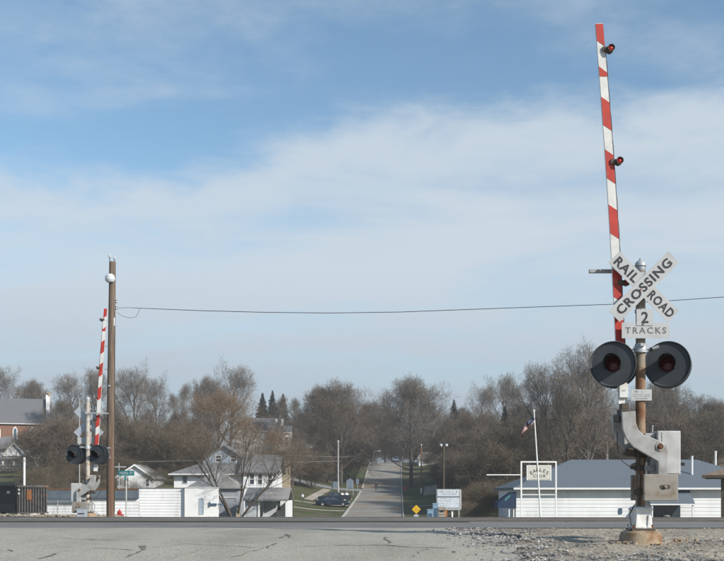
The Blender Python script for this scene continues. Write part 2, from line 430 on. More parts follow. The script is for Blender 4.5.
def surf(name, stops, s1=1.0, s2=30.0, rough=0.92, bump=0.5, bdist=0.01, fine=0.25, sy=1.0, speck=0.0, s3=140.0):
    """ground material in world/object coordinates: large patches + fine grain + speckle"""
    m = bpy.data.materials.new(name); m.use_nodes = True
    nt = m.node_tree; L = nt.links; b = nt.nodes['Principled BSDF']
    b.inputs['Roughness'].default_value = rough
    b.inputs['Specular IOR Level'].default_value = 0.2
    t = nt.nodes.new('ShaderNodeTexCoord')
    mp = nt.nodes.new('ShaderNodeMapping'); mp.inputs['Scale'].default_value = (1, sy, 1)
    L.new(t.outputs['Object'], mp.inputs[0])
    def nz(s, d, r=0.55):
        n = nt.nodes.new('ShaderNodeTexNoise'); n.inputs['Scale'].default_value = s
        n.inputs['Detail'].default_value = d; n.inputs['Roughness'].default_value = r
        L.new(mp.outputs[0], n.inputs[0]); return n.outputs['Fac']
    r = nt.nodes.new('ShaderNodeValToRGB')
    cr = r.color_ramp
    while len(cr.elements) > 1: cr.elements.remove(cr.elements[-1])
    cr.elements[0].position = stops[0][0]; cr.elements[0].color = (*stops[0][1], 1)
    for p, c in stops[1:]:
        e = cr.elements.new(p); e.color = (*c, 1)
    L.new(nz(s1, 7), r.inputs[0])
    f = nz(s2, 6, 0.65)
    mr = nt.nodes.new('ShaderNodeMapRange')
    mr.inputs[1].default_value = 0.3; mr.inputs[2].default_value = 0.7
    mr.inputs[3].default_value = 1 - fine; mr.inputs[4].default_value = 1 + fine
    L.new(f, mr.inputs[0])
    val = mr.outputs[0]
    if speck:
        vo = nt.nodes.new('ShaderNodeTexVoronoi'); vo.inputs['Scale'].default_value = s3
        L.new(mp.outputs[0], vo.inputs[0])
        sc = nt.nodes.new('ShaderNodeSeparateColor'); L.new(vo.outputs['Color'], sc.inputs[0])
        m2 = nt.nodes.new('ShaderNodeMapRange')
        m2.inputs[3].default_value = 1 - speck; m2.inputs[4].default_value = 1 + speck
        L.new(sc.outputs[0], m2.inputs[0])
        mu = nt.nodes.new('ShaderNodeMath'); mu.operation = 'MULTIPLY'
        L.new(val, mu.inputs[0]); L.new(m2.outputs[0], mu.inputs[1]); val = mu.outputs[0]
    vm = nt.nodes.new('ShaderNodeVectorMath'); vm.operation = 'SCALE'
    L.new(r.outputs[0], vm.inputs[0]); L.new(val, vm.inputs['Scale'])
    L.new(vm.outputs[0], b.inputs['Base Color'])
    bp = nt.nodes.new('ShaderNodeBump'); bp.inputs['Strength'].default_value = bump; bp.inputs['Distance'].default_value = bdist
    L.new(f, bp.inputs['Height']); L.new(bp.outputs[0], b.inputs['Normal'])
    return m
M['hill'] = surf('winter lawn and leaf litter', [(0.34,(0.055,0.075,0.022)),(0.47,(0.075,0.08,0.03)),(0.56,(0.13,0.10,0.06)),(0.7,(0.16,0.12,0.075))], 0.10, 3.0, fine=0.3, bdist=0.05)
M['lawn'] = surf('mown spring grass', [(0.3,(0.05,0.066,0.022)),(0.48,(0.068,0.082,0.03)),(0.6,(0.11,0.09,0.055)),(0.7,(0.085,0.08,0.04))], 0.35, 5.0, fine=0.3, bdist=0.05)
M['gravel'] = surf('dirt and gravel', [(0.34,(0.15,0.135,0.115)),(0.44,(0.26,0.23,0.185)),(0.56,(0.36,0.32,0.25)),(0.66,(0.20,0.185,0.165))], 1.2, 22, fine=0.4, bump=1.0, bdist=0.02, sy=0.5, speck=0.35, s3=32)
M['asphold'] = surf('old pale asphalt', [(0.32,(0.262,0.246,0.206)),(0.44,(0.305,0.287,0.24)),(0.55,(0.345,0.326,0.273)),(0.68,(0.285,0.27,0.228))], 0.6, 75, fine=0.26, bump=0.5, bdist=0.004, sy=0.5, speck=0.28, s3=95)
M['asphdark'] = surf('newer grey asphalt', [(0.35,(0.155,0.152,0.145)),(0.62,(0.195,0.19,0.18))], 0.5, 40, fine=0.15, bump=0.4, bdist=0.005, sy=0.4, speck=0.12, s3=60)
M['ballast'] = surf('track ballast and planks', [(0.35,(0.19,0.18,0.165)),(0.62,(0.245,0.235,0.215))], 0.5, 25, fine=0.3, bump=0.7, bdist=0.02, sy=0.6, speck=0.25, s3=25)
M['street'] = surf('worn concrete street', [(0.32,(0.20,0.185,0.16)),(0.45,(0.265,0.248,0.215)),(0.53,(0.24,0.225,0.195)),(0.6,(0.25,0.195,0.135)),(0.72,(0.22,0.205,0.18))], 0.16, 6, fine=0.14, bump=0.3, sy=0.5)
M['streetgrey'] = surf('grey asphalt side street', [(0.35,(0.19,0.195,0.2)),(0.62,(0.24,0.24,0.24))], 0.2, 8, fine=0.15, bump=0.3)
M['kerb'] = surf('kerb concrete', [(0.35,(0.36,0.345,0.31)),(0.62,(0.46,0.44,0.40))], 0.5, 10, fine=0.15, bump=0.3)
M['path'] = surf('pale concrete path', [(0.35,(0.30,0.27,0.225)),(0.62,(0.37,0.335,0.28))], 0.5, 10, fine=0.15, bump=0.3)
M['crack'] = mat('dark crack filling', (0.12,0.112,0.096), (0.19,0.178,0.152), 9, rough=0.95)
M['stoneg'] = mat('grey gravel stones', (0.14,0.14,0.14), (0.30,0.29,0.28), 3, rough=0.9, c3=(0.46,0.44,0.41), scale3=4, lo3=0.56, hi3=0.62)
M['stonet'] = mat('tan gravel stones', (0.28,0.23,0.17), (0.40,0.35,0.28), 3, rough=0.9)

# ------------------------------------------------------------------ ground
def axis(spec):
    out = [spec[0][0]]
    for a, b, st in spec:
        x = out[-1]
        while x < b - 1e-6:
            x = min(b, x + st); out.append(x)
    return out
XS = axis([(-2000,-600,200),(-600,-120,40),(-120,-40,4),(-40,-14,1.5),(-14,12,0.5),(12,40,1.5),(40,120,4),(120,600,40),(600,2000,200)])
YS = axis([(-300,-20,20),(-20,8,2),(8,60,0.5),(60,300,2),(300,500,10),(500,2500,100)])
def bumps(X, Y):
    a = sst(3.2, 5.2, X - xr(Y)) if Y < 40 else 0
    if a <= 0: return 0.0
    f = sst(9, 11, Y) * (1 - sst(17.5, 19.0, Y))
    return a * f * (0.022*math.sin(X*2.3+Y*1.1) + 0.018*math.sin(X*4.1-Y*3.2+1) + 0.012*math.sin(X*9.3+Y*6.1) + 0.01*math.sin(Y*11.7-X*5.2))
def ground_z(X, Y): return hgt(X, Y) + bumps(X, Y)
vs = [(x, y, ground_z(x, y)) for y in YS for x in XS]
nx = len(XS)
fs = [(j*nx+i, j*nx+i+1, (j+1)*nx+i+1, (j+1)*nx+i) for j in range(len(YS)-1) for i in range(nx-1)]
gm = bpy.data.meshes.new('ground')
gm.from_pydata(vs, [], fs); gm.update(); gm.shade_smooth()
gm.materials.append(M['hill']); gm.materials.append(M['gravel']); gm.materials.append(M['lawn'])
for p in gm.polygons:
    c = p.center
    if -60 < c.y < 47.5 and abs(c.x) < 120: p.material_index = 1
    elif 118 < c.y < 192 and abs(c.x - xr(c.y)) < 16: p.material_index = 2
ground = bpy.data.objects.new('ground', gm)
col.objects.link(ground)
tag(ground, 'gravel and dirt rising to winter lawn and leaf-littered hillside', kind='structure')

def sheet(name, label, m, left, right, y0, y1, off, st=0.5, cols=12, kind='structure', parent=None, zfun=None):
    """sheet between two X(Y) edges, following the ground"""
    zf = zfun or ground_z
    ys = axis([(y0, y1, st)])
    vs, fs = [], []
    for y in ys:
        a, b = left(y), right(y)
        for i in range(cols+1):
            x = a + (b-a)*i/cols
            vs.append((x, y, zf(x, y) + off))
    n = cols+1
    for j in range(len(ys)-1):
        for i in range(cols): fs.append((j*n+i, j*n+i+1, (j+1)*n+i+1, (j+1)*n+i))
    me = bpy.data.meshes.new(name); me.from_pydata(vs, [], fs); me.update(); me.shade_smooth()
    me.materials.append(m)
    o = bpy.data.objects.new(name, me); col.objects.link(o)
    if parent: o.parent = parent
    else: tag(o, label, kind=kind)
    return o
_er = random.Random(3)
_edge = [_er.uniform(-1, 1) for _ in range(400)]
def jag(y, k, amp):
    u = y*k; i = int(math.floor(u)) % 399; f = u - math.floor(u)
    return amp*(_edge[i]*(1-f)+_edge[i+1]*f)
approach = sheet('approach_road', 'pale cracked asphalt of the crossing approach', M['asphold'],
      lambda y: -34.0, lambda y: xr(y)+4.75+jag(y,2.1,0.22)+jag(y,7,0.08)-0.6*sst(17,19,y), 1.0, 19.2, 0.012, 0.25, 70)
sheet('crossing_road', 'grey asphalt strip along the near side of the tracks', M['asphdark'],
      lambda y: -60.0, lambda y: 60.0, 19.2, 23.6, 0.012, 0.4, 120)
sheet('track_bed', 'brown grey bed between the rails over the crest', M['ballast'],
      lambda y: -60.0, lambda y: 60.0, 23.6, 34.5, 0.012, 0.5, 120)
sheet('crossing_panel', 'grey asphalt road crossing between the rails', M['asphdark'],
      lambda y: xr(y)-7.5, lambda y: xr(y)+5.0, 23.6, 36.0, 0.03, 0.4, 24)
EDGE = lambda s: (lambda y: xr(y) + s*3.8)
street = sheet('street', 'worn concrete street climbing the hill', M['street'], EDGE(-1), EDGE(1), 36.0, 262.0, 0.03, 2.0, 8)
sheet('cross_street', 'grey asphalt side street crossing the hill street', M['streetgrey'], lambda y: -32.0, lambda y: xr(y)+4.2, 189.0, 194.5, 0.05, 0.5, 20)
# kerbs
def kerb(s, y0, y1, lab):
    b = MB()
    wt = 0.28 if s < 0 else 0.14
    ys = axis([(y0, y1, 2.0)])
    for a, c in zip(ys[:-1], ys[1:]):
        vs = []
        for y in (a, c):
            x = xr(y) + s*3.8
            z = ground_z(x, y)
            for ox, oz in ((0,-0.05),(0,0.16),(s*wt,0.16),(s*wt,-0.05)):
                vs.append((x+ox, y, z+oz))
        b.add(vs, [(0,4,5,1),(1,5,6,2),(2,6,7,3)])
    o = b.build('kerb', M['kerb']); tag(o, lab, kind='structure')
kerb(-1, 115, 188.5, 'pale kerb on the left of the hill street below the side street')
kerb(-1, 195, 258, 'pale kerb on the left of the hill street above the side street')
kerb(1, 115, 258, 'pale kerb on the right of the hill street')
# concrete joints in the street
b = MB()
for y in axis([(116, 256, 7.0)]):
    x0, x1 = xr(y)-3.75, xr(y)+3.75
    vs = []
    for yy in (y, y+0.22):
        for i in range(5):
            x = x0+(x1-x0)*i/4
            vs.append((x, yy, ground_z(x, yy)+0.036))
    b.add(vs, [(i, i+1, i+6, i+5) for i in range(4)])
b.build('paving_joint', M['crack'], street)['kind'] = 'stuff'
# lawn paths and driveways
def path(name, label, pts, w, m, off=0.05):
    b = MB()
    P = []
    for (xa, ya), (xb, yb) in zip(pts[:-1], pts[1:]):
        n = max(2, int(math.hypot(xb-xa, yb-ya)/0.7))
        for i in range(n): P.append((xa+(xb-xa)*i/n, ya+(yb-ya)*i/n))
    P.append(pts[-1])
    vs, fs = [], []
    for i, (x, y) in enumerate(P):
        a, c = P[max(0,i-1)], P[min(len(P)-1,i+1)]
        tx, ty = c[0]-a[0], c[1]-a[1]; l = math.hypot(tx, ty)
        nx_, ny_ = -ty/l, tx/l
        for k in (-0.5, 0, 0.5): vs.append((x+nx_*w*k, y+ny_*w*k, ground_z(x+nx_*w*k, y+ny_*w*k)+off))
    for i in range(len(P)-1):
        for k in range(2): fs.append((i*3+k, (i+1)*3+k, (i+1)*3+k+1, i*3+k+1))
    b.add(vs, fs)
    return tag(b.build(name, m), label, kind='structure')
path('driveway', 'pale concrete driveway strip in front of the parked car', [(-12.0,139),(-2.4,141)], 1.6, M['path'])
path('driveway', 'pale concrete driveway strip under the parked pickup truck', [(-13.0,152),(-2.0,152)], 1.5, M['path'])
path('footpath', 'pale footpath climbing the lawn behind the parked vehicles', [(-8.5,158),(-7.6,172),(-6.5,187)], 1.5, M['path'])
path('footpath', 'pale footpath across the right lawn behind the yellow sign', [(7.0,150),(22,152)], 1.2, M['path'])
path('footpath', 'tan footpath at the brown pole beyond the right lawn', [(12.0,176),(13.5,196)], 2.4, M['path'])

# rails
for yy, lab in ((24.0,'near rail of the near track'),(25.44,'far rail of the near track'),(28.6,'near rail of the far track'),(30.04,'far rail of the far track')):
    b = MB()
    xs = axis([(-60,60,3.0)])
    prof = ((-0.035,-0.05),(-0.035,0.036),(0.035,0.036),(0.035,-0.05))
    vs, fs = [], []
    for x in xs:
        z = ground_z(x, yy)+0.012
        for oy, oz in prof: vs.append((x, yy+oy, z+oz))
    for i in range(len(xs)-1):
        for k in range(3): fs.append((i*4+k, (i+1)*4+k, (i+1)*4+k+1, i*4+k+1))
    b.add(vs, fs)
    tag(b.build('rail', M['railsteel']), 'brown steel rail, '+lab, kind='structure')

# cracks in the old asphalt
def crack(pix, w):
    pts = []
    for px, py in pix:                 # intersect the view ray with the sloping pavement
        Y = 9.0
        while Y < 19.0 and EYE-(py-HY)*Y/F > hgt(GX(px,Y), Y): Y += 0.02
        pts.append((GX(px,Y), Y))
    P = []
    r = random.Random(int(pix[0][0]))
    for (xa,ya),(xb,yb) in zip(pts[:-1], pts[1:]):
        n = max(2, int(math.hypot(xb-xa,yb-ya)/0.10))
        for i in range(n): P.append((xa+(xb-xa)*i/n+r.uniform(-.03,.03), ya+(yb-ya)*i/n+r.uniform(-.05,.05)))
    vs, fs = [], []
    for i,(x,y) in enumerate(P):
        ww = w*r.uniform(0.3,1.0)*(0.3 if i in (0,len(P)-1) else 1)
        for k in (-1,1): vs.append((x+0.25*ww*k, y+ww*k, ground_z(x,y+ww*k)+0.017))
    for i in range(len(P)-1): fs.append((2*i,2*i+2,2*i+3,2*i+1))
    MB().add(vs,fs).build('crack', M['crack'], approach)
crack([(40,560),(52,556),(62,553)], 0.10)
crack([(127,558),(135,555),(141,552),(144,549),(137,546)], 0.12)
crack([(232,559),(250,553),(268,548),(280,543)], 0.06)
crack([(266,549),(272,545),(281,544)], 0.13)
crack([(280,539),(287,535),(290,539)], 0.10)
crack([(335,546.5),(360,546),(385,546),(405,547.5),(440,548.5),(462,549)], 0.03)
crack([(384,538),(388,542),(392,545)], 0.09)
crack([(290,547),(320,547),(337,546.6)], 0.02)
crack([(8,551),(20,553)], 0.05)
crack([(60,553),(95,549),(120,550),(140,552)], 0.018)
crack([(144,549),(190,545),(232,547),(266,549)], 0.016)
crack([(290,536),(310,533),(345,533)], 0.02)
crack([(170,561),(182,556),(196,553),(205,548)], 0.02)
crack([(410,560),(418,554),(425,549)], 0.025)
crack([(20,541),(60,539),(110,541),(150,540)], 0.02)

# loose stones
def rocks(name, label, m, n, fn, seed, smin, smax):
    r = random.Random(seed)
    base = [Vector(p).normalized() for p in ((0,0,1),(.9,0,.3),(.28,.85,.3),(-.72,.52,.3),(-.72,-.52,.3),(.28,-.85,.3),(0,0,-.6))]
    tri = [(0,1,2),(0,2,3),(0,3,4),(0,4,5),(0,5,1),(6,2,1),(6,3,2),(6,4,3),(6,5,4),(6,1,5)]
    vs, fs = [], []
    while n > 0:
        x, y = fn(r)
        n -= 1
        s = smin*(smax/smin)**(r.random()**2.2)
        z = ground_z(x, y) + s*0.25
        a = r.uniform(0, 6.28); ca, sa = math.cos(a), math.sin(a)
        o = len(vs)
        kx, ky, kz = r.uniform(.7,1.3), r.uniform(.6,1.1), r.uniform(.45,.85)
        for p in base:
            q = p*s*r.uniform(.75,1.2)
            X_, Y_ = q.x*kx, q.y*ky
            vs.append((x+X_*ca-Y_*sa, y+X_*sa+Y_*ca, z+q.z*kz))
        fs += [(a_+o,b_+o,c_+o) for a_,b_,c_ in tri]
    b = MB(); b.v, b.f = vs, fs
    return tag(b.build(name, m), label, kind='stuff')
def near_right(r):
    while True:
        y = r.uniform(10.2, 15.0); x = r.uniform(1.2, 8.5)
        e = xr(y)+4.75+jag(y,2.1,0.22)
        if x < e - 0.25: continue
        dens = 0.25 + 0.75*sst(14.2, 12.0, y) if False else (1.0 if y < 12.6 else 0.2)
        if r.random() < dens: return x, y
rocks('gravel', 'loose grey gravel on the right shoulder', M['stoneg'], 8000, near_right, 5, 0.010, 0.036)
def near_right2(r):
    while True:
        y = r.uniform(10.5, 19.0); x = r.uniform(0.8, 11)
        if x > xr(y)+4.3: return x, y
rocks('gravel', 'loose tan stones on the right shoulder', M['stonet'], 3500, near_right2, 6, 0.008, 0.028)
def along_edge(r):
    y = r.uniform(10.5, 18.8)
    return xr(y)+4.75+jag(y,2.1,0.22)+r.gauss(-0.05,0.35), y
rocks('gravel', 'crumbled asphalt lumps along the pavement edge', M['stoneg'], 2200, along_edge, 8, 0.012, 0.05)
def left_shoulder(r):
    return r.uniform(-19,-8.0), r.uniform(36.5, 47)
rocks('gravel', 'tan stones on the shoulder beside the dumpster', M['stonet'], 2500, left_shoulder, 9, 0.02, 0.09)

# ------------------------------------------------------------------ railroad crossing signals
SC = F/14.5
def crossing_signal(loc, rz, label, pale=False, drop=0.0):
    t = thing('crossing_signal', label, 'crossing signal', loc, rz, 'crossing signals with gates')
    P = lambda px, py: ((px-640.5)/SC, (543-py)/SC-drop)     # photo pixel -> local x, z in the plane of the mast
    # foundation
    b = MB(); b.lathe([(0.30,-0.3),(0.30,0.10),(0.275,0.16),(0.22,0.185),(0.05,0.19)], 26)
    b.build('foundation', M['concrete'], t, smooth=True)
    b = MB(); b.box(-0.17,0.17,-0.17,0.17,0.185,0.215); b.build('base_plate', M['iron'], t, bevel=0.005)
    for sx in (-1,1):
        for sy in (-1,1):
            b = MB(); b.tube([(sx*0.135,sy*0.135,0.2),(sx*0.135,sy*0.135,0.27)], 0.017, 6)
            b.build('anchor_bolt', M['rust'], t)
    # cast junction box base
    b = MB()
    z0, z1 = 0.216, 0.53
    prof = [(0.155,z0),(0.155,z0+0.03),(0.142,z0+0.05),(0.138,z1-0.07),(0.150,z1-0.05),(0.150,z1-0.02),(0.11,z1)]
    vs, fs = [], []
    for r_, z in prof:
        c = r_*0.7
        for x, y in ((-r_,-c),(-c,-r_),(c,-r_),(r_,-c),(r_,c),(c,r_),(-c,r_),(-r_,c)): vs.append((x,y,z))
    for i in range(len(prof)-1):
        for k in range(8): fs.append((i*8+k, i*8+(k+1)%8, (i+1)*8+(k+1)%8, (i+1)*8+k))
    fs.append(tuple(range(8))[::-1]); fs.append(tuple(range(len(vs)-8, len(vs))))
    b.add(vs, fs)
    jb = b.build('junction_box', M['whitebase'] if not pale else M['cast'], t, bevel=0.008)
    for x in (-0.085, 0.085):
        b = MB(); b.prism([(x-0.028,0.23),(x+0.028,0.23),(x+0.010,0.42),(x-0.010,0.42)], -0.162, -0.13)
        b.build('rib', M['whitebase'] if not pale else M['cast'], jb)
    text_marks('cast_lettering', jb, [(-0.05,0.05,0.475,0.012)], -0.1415, M['greyink'], 5)
    # mast
    b = MB(); b.lathe([(0.071,0.50),(0.071,2.55)], 20); b.build('mast', M['mast'] if not pale else M['mastpale'], t, smooth=True)
    b = MB(); b.lathe([(0.068,2.55),(0.068,3.96)], 20); b.build('upper_mast', M['masttop'] if not pale else M['mastpale'], t, smooth=True)
    b = MB(); b.lathe([(0.07,3.93),(0.076,3.94),(0.076,3.985),(0.066,3.99),(0.066,4.005),(0.083,4.01),(0.083,4.03),(0.072,4.06),(0.05,4.085),(0.026,4.10),(0.016,4.125),(0.004,4.135)], 20)
    b.build('mast_cap', M['steel'], t, smooth=True)
    for z in (3.36-drop, 3.72-drop, 3.88-drop, 2.86-drop):
        b = MB(); b.lathe([(0.078,z-0.025),(0.083,z-0.02),(0.083,z+0.02),(0.078,z+0.025)], 18)
        b.box(-0.03,0.03,-0.118,-0.07,z-0.02,z+0.02)
        b.build('mast_clamp', M['steel'], t, smooth=True)
    # crossbuck
    cx, cz = P(641, 288.6)
    half, wid = 0.605, 0.114
    for ang, y, words, nm in ((-45, -0.135, (('RAIL',-0.345,0.42),('ROAD',0.355,0.455)), 'RAIL ROAD'), (45, -0.150, (('CROSSING',0.0,1.05),), 'CROSSING')):
        R = Matrix.Translation((cx, y, cz)) @ Matrix.Rotation(-math.radians(ang), 4, 'Y')
        b = MB(); b.box(-half,half,-0.0025,0.0025,-wid,wid, R)
        bl = b.build('crossbuck_blade', M['sign'], t, label='crossbuck blade lettered '+nm)
        b = MB(); b.box(-half+0.003,half-0.003,0.003,0.0045,-wid+0.003,wid-0.003, R)
        b.build('blade_back', M['signback'], bl)
        for w_, off, wl_ in words:
            T = R @ Matrix.Translation((off, -0.0035, 0)) @ Matrix.Rotation(math.radians(90), 4, 'X')
            text_ob('lettering', w_, 0.205, M['ink'], bl, T, bold=0.007, spacing=1.16, depth=0.001, fit=(wl_, 0.138))
        for q in (-0.07, 0.07):
            b = MB(); b.lathe([(0.013,0),(0.013,0.008)], 8, R @ Matrix.Translation((q*(1 if ang>0 else 0.0), -0.002, 0 if ang>0 else q)) @ Matrix.Rotation(math.radians(90),4,'X'))
            b.build('bolt', M['rust'], bl)
    # number plate and TRACKS plate
    x0, zt = P(619.5, 324); x1, zb = P(667, 339.6)
    b = MB(); b.box(x0,x1,-0.128,-0.124,zb,zt); pl = b.build('track_plate', M['sign'], t)
    text_ob('lettering', 'TRACKS', 0.115, M['greyink'], pl, Matrix.Translation(((x0+x1)/2,-0.129,(zb+zt)/2)) @ Matrix.Rotation(math.radians(90),4,'X'), bold=0.002, spacing=1.35, depth=0.001, fit=(0.59, 0.092))
    x0, zt = P(634, 311); x1, zb = P(650.3, 327)
    b = MB(); b.box(x0,x1,-0.136,-0.132,zb,zt); pl = b.build('number_plate', M['sign'], t)
    text_ob('lettering', '2', 0.20, M['ink'], pl, Matrix.Translation(((x0+x1)/2,-0.137,(zb+zt)/2)) @ Matrix.Rotation(math.radians(90),4,'X'), bold=0.005, depth=0.001, fit=(0.105, 0.165))
    for z in (zt+0.03, zb+0.02):
        b = MB(); b.lathe([(0.012,0),(0.012,0.01)], 8, Matrix.Translation((0.0,-0.138,z)) @ Matrix.Rotation(math.radians(90),4,'X')); b.build('bolt', M['rust'], t)
    # lamp cross arm
    zl = P(0, 365)[1]
    b = MB()
    b.tube([(-0.40,0,zl+0.235),(0.42,0,zl+0.235)], 0.024, 10)
    b.lathe([(0.10,zl+0.175),(0.10,zl+0.20),(0.09,zl+0.21),(0.09,zl+0.27),(0.075,zl+0.29)], 18)
    for sx in (-1,1):
        b.tube([(sx*0.385,0,zl+0.235),(sx*0.385,0,zl+0.02)], 0.022, 8)
        b.tube([(sx*0.16,-0.03,zl+0.235),(sx*0.25,-0.05,zl+0.255)], 0.034, 10)
    b.build('cross_arm', M['steel'], t, smooth=True)
    # four lamps: two facing each way
    for face in (1, -1):
        for sx, yaw in ((-0.385, 20), (0.395, 20)):
            R = Matrix.Translation((sx, 0, zl)) @ Matrix.Rotation(0 if face>0 else math.pi, 4, 'Z') @ Matrix.Rotation(-math.radians(yaw), 4, 'Z') @ Matrix.Translation((0,-0.10,0))
            A = R @ Matrix.Rotation(math.radians(90), 4, 'X')      # local z -> toward the viewer
            b = MB()
            prof = [(0.120,0.0),(0.312,0.0),(0.330,0.03),(0.322,0.036),(0.300,0.012),(0.120,0.008)]
            vs, fs = [], []
            n = 40
            for r_, h in prof:
                for k in range(n):
                    th = 2*math.pi*k/n; vs.append(A @ Vector((r_*math.cos(th), r_*math.sin(th), h)))
            m_ = len(prof)
            for i in range(m_):
                for k in range(n):
                    fs.append((i*n+k, i*n+(k+1)%n, ((i+1)%m_)*n+(k+1)%n, ((i+1)%m_)*n+k))
            b.add(vs, fs)
            lampname = 'flashing_lamp'
            disc = b.build(lampname, M['lampdisc'], t, smooth=True)
            b = MB()                                                # housing behind the disc
            prof = [(0.112,0.03),(0.121,0.03),(0.121,-0.03),(0.10,-0.10),(0.06,-0.13),(0.0,-0.13),(0.0,-0.12),(0.06,-0.118),(0.092,-0.09),(0.110,-0.02)]
            vs, fs = [], []
            n = 28
            for r_, h in prof:
                for k in range(n):
                    th = 2*math.pi*k/n; vs.append(A @ Vector((r_*math.cos(th), r_*math.sin(th), h)))
            for i in range(len(prof)):
                j = (i+1) % len(prof)
                for k in range(n): fs.append((i*n+k, i*n+(k+1)%n, j*n+(k+1)%n, j*n+k))
            b.add(vs, fs); b.build('lamp_housing', M['black'], disc, smooth=True)
            b = MB(); b.lathe([(0.106,-0.055),(0.108,-0.035),(0.07,-0.018),(0.0,-0.010)], 28, A); b.build('lens', M['redlens'], disc, smooth=True)
            b = MB()                                                # tunnel visor, open underneath
            vs, fs = [], []
            n = 26
            for rr in (0.127, 0.122):
                for i in range(n+1):
                    th = math.radians(-35 + 250*i/n)
                    ln = 0.30 - 0.14*(1-math.sin(max(0.0, min(math.pi, th))))
                    for h in (0.0, ln):
                        vs.append(A @ Vector((rr*math.cos(th), rr*math.sin(th), h - (0.0))))
            m2 = (n+1)*2
            for i in range(n):
                a = 2*i
                fs.append((a, a+2, a+3, a+1)); fs.append((m2+a+1, m2+a+3, m2+a+2, m2+a))
                fs.append((a+1, a+3, m2+a+3, m2+a+1))
            b.add(vs, fs); b.build('visor', M['black'], disc, smooth=True)
    # placard
    x0, zt = P(629.5, 390); x1, zb = P(650, 401)
    b = MB(); b.box(x0,x1,-0.092,-0.088,zb,zt); pl = b.build('placard', M['sign'], t)
    hh = zt-zb
    text_marks('small_print', pl, [(x0+0.05,x0+0.17,zt-hh*0.2,0.024),(x0+0.03,x1-0.03,zt-hh*0.45,0.009),(x0+0.03,x1-0.03,zt-hh*0.62,0.009),(x0+0.05,x1-0.06,zt-hh*0.83,0.016)], -0.0928, M['greyink'], 11)
    # gate mechanism box
    x0, zt = P(653.5, 431.5); x1, zb = P(676.5, 475)
    b = MB(); b.box(x0,x1,-0.20,0.17,zb,zt)
    mb_ = b.build('gate_mechanism_box', M['castlight'], t, bevel=0.015)
    b = MB(); b.box(x0+0.06,x1-0.015,-0.208,-0.2005,zb+0.02,zt-0.02); b.build('box_door', M['castlight'], mb_, bevel=0.004)
    for za_, zb_ in ((zt-0.12,zt-0.03),(zb+0.06,zb+0.14)):
        b = MB(); b.box(0.03,x0-0.004,-0.12,0.12,za_,zb_); b.build('mounting_bracket', M['cast'], t, bevel=0.01)
    b = MB(); xx, zz = P(651.5, 427); b.tube([(xx,-0.05,zt-0.04),(xx,-0.05,zz+0.0)], 0.010, 6)
    b.lathe([(0.012,-0.012),(0.022,0),(0.012,0.012)], 8, Matrix.Translation((xx,-0.05,zz+0.01)))
    b.build('lifting_eye', M['steel'], mb_)
    for dx_ in (0.03, 0.075):
        b = MB(); b.tube([(x0+dx_,-0.1,zt-0.01),(x0+dx_,-0.1,zt+0.03)], 0.013, 6); b.build('bolt', M['iron'], mb_)
    # gate support arms either side, pivoting on the mechanism shaft
    poly = [P(*q) for q in ((616.5,413.5),(630.2,412.5),(630.6,424),(633,431),(638,435.5),(646,438.5),(656,442.8),(660,446),(661.8,451),(661.8,487),(652.2,487),(652.2,462),(641,455.5),(628,448),(621,440),(617.3,430))]
    arm = None
    for y0, y1 in ((-0.295,-0.235), (0.235,0.295)):
        b = MB(); b.prism(poly, y0, y1)
        o = b.build('gate_support_arm', M['cast'], t, bevel=0.012)
        px_, pz_ = P(653.8, 447.5)
        ys_ = y0 if y0 < 0 else y1
        sg = -1 if y0 < 0 else 1
        b = MB(); b.lathe([(0.062,-0.002),(0.062,0.014),(0.05,0.018),(0.05,0.004)], 18, Matrix.Translation((px_,ys_,pz_)) @ Matrix.Rotation(math.radians(90*(1 if sg<0 else -1)),4,'X'))
        b.build('pivot_ring', M['castlight'], o, smooth=True)
        b = MB(); b.lathe([(0.04,0),(0.04,0.012),(0.022,0.014),(0.022,0.045),(0.0,0.046)], 12, Matrix.Translation((px_,ys_,pz_)) @ Matrix.Rotation(math.radians(90*(1 if sg<0 else -1)),4,'X'))
        b.build('pivot_shaft', M['rust'], o)
        # counterweight plate
        x0c, ztc = P(637, 474.5); x1c, zbc = P(670.5, 500.5)
        b = MB(); ya, yb = (y0-0.065, y0-0.003) if sg < 0 else (y1+0.003, y1+0.065)
        b.box(x0c,x1c,ya,yb,zbc,ztc)
        cw = b.build('counterweight', M['plate'], o, bevel=0.012)
        xs_, zs_ = P(657.5, 487); yf = ya if sg < 0 else yb
        b = MB()
        slot = [(xs_+0.085*math.copysign(1,math.cos(a))*0.6+0.026*math.cos(a), zs_+0.030*math.sin(a)) for a in [2*math.pi*(k+0.5)/16 for k in range(16)]]
        b.prism(slot, yf-0.0025*1, yf+0.0025); b.build('slot', M['iron'], cw)
        b = MB(); b.lathe([(0.024,0),(0.024,0.02),(0.012,0.022),(0.012,0.04)], 6, Matrix.Translation((xs_+0.005,yf,zs_)) @ Matrix.Rotation(math.radians(90 if sg<0 else -90),4,'X')); b.build('bolt', M['plate'], cw)
    xx, zz = P(623.5, 414)
    b = MB(); b.box(xx-0.085,xx+0.085,-0.234,0.234,zz-0.10,zz+0.0); b.box(xx-0.07,xx+0.05,-0.12,0.12,zz,zz+0.07); b.box(xx-0.05,xx+0.06,-0.09,0.06,zz+0.07,zz+0.15)
    b.box(xx-0.115,xx-0.086,-0.17,-0.05,zz-0.12,zz-0.03)
    b.build('gate_clamp', M['iron'], t, bevel=0.01)
    xx2, zz2 = P(622.5, 391)
    b = MB(); b.box(xx2-0.062,xx2+0.062,-0.075,-0.055,zz2-0.10,zz2+0.10); pl = b.build('clamp_plate', M['gatewhite'], t, bevel=0.004)
    text_marks('bolt_holes', pl, [(xx2-0.03,xx2+0.03,zz2,0.02)], -0.0765, M['ink'], 3)
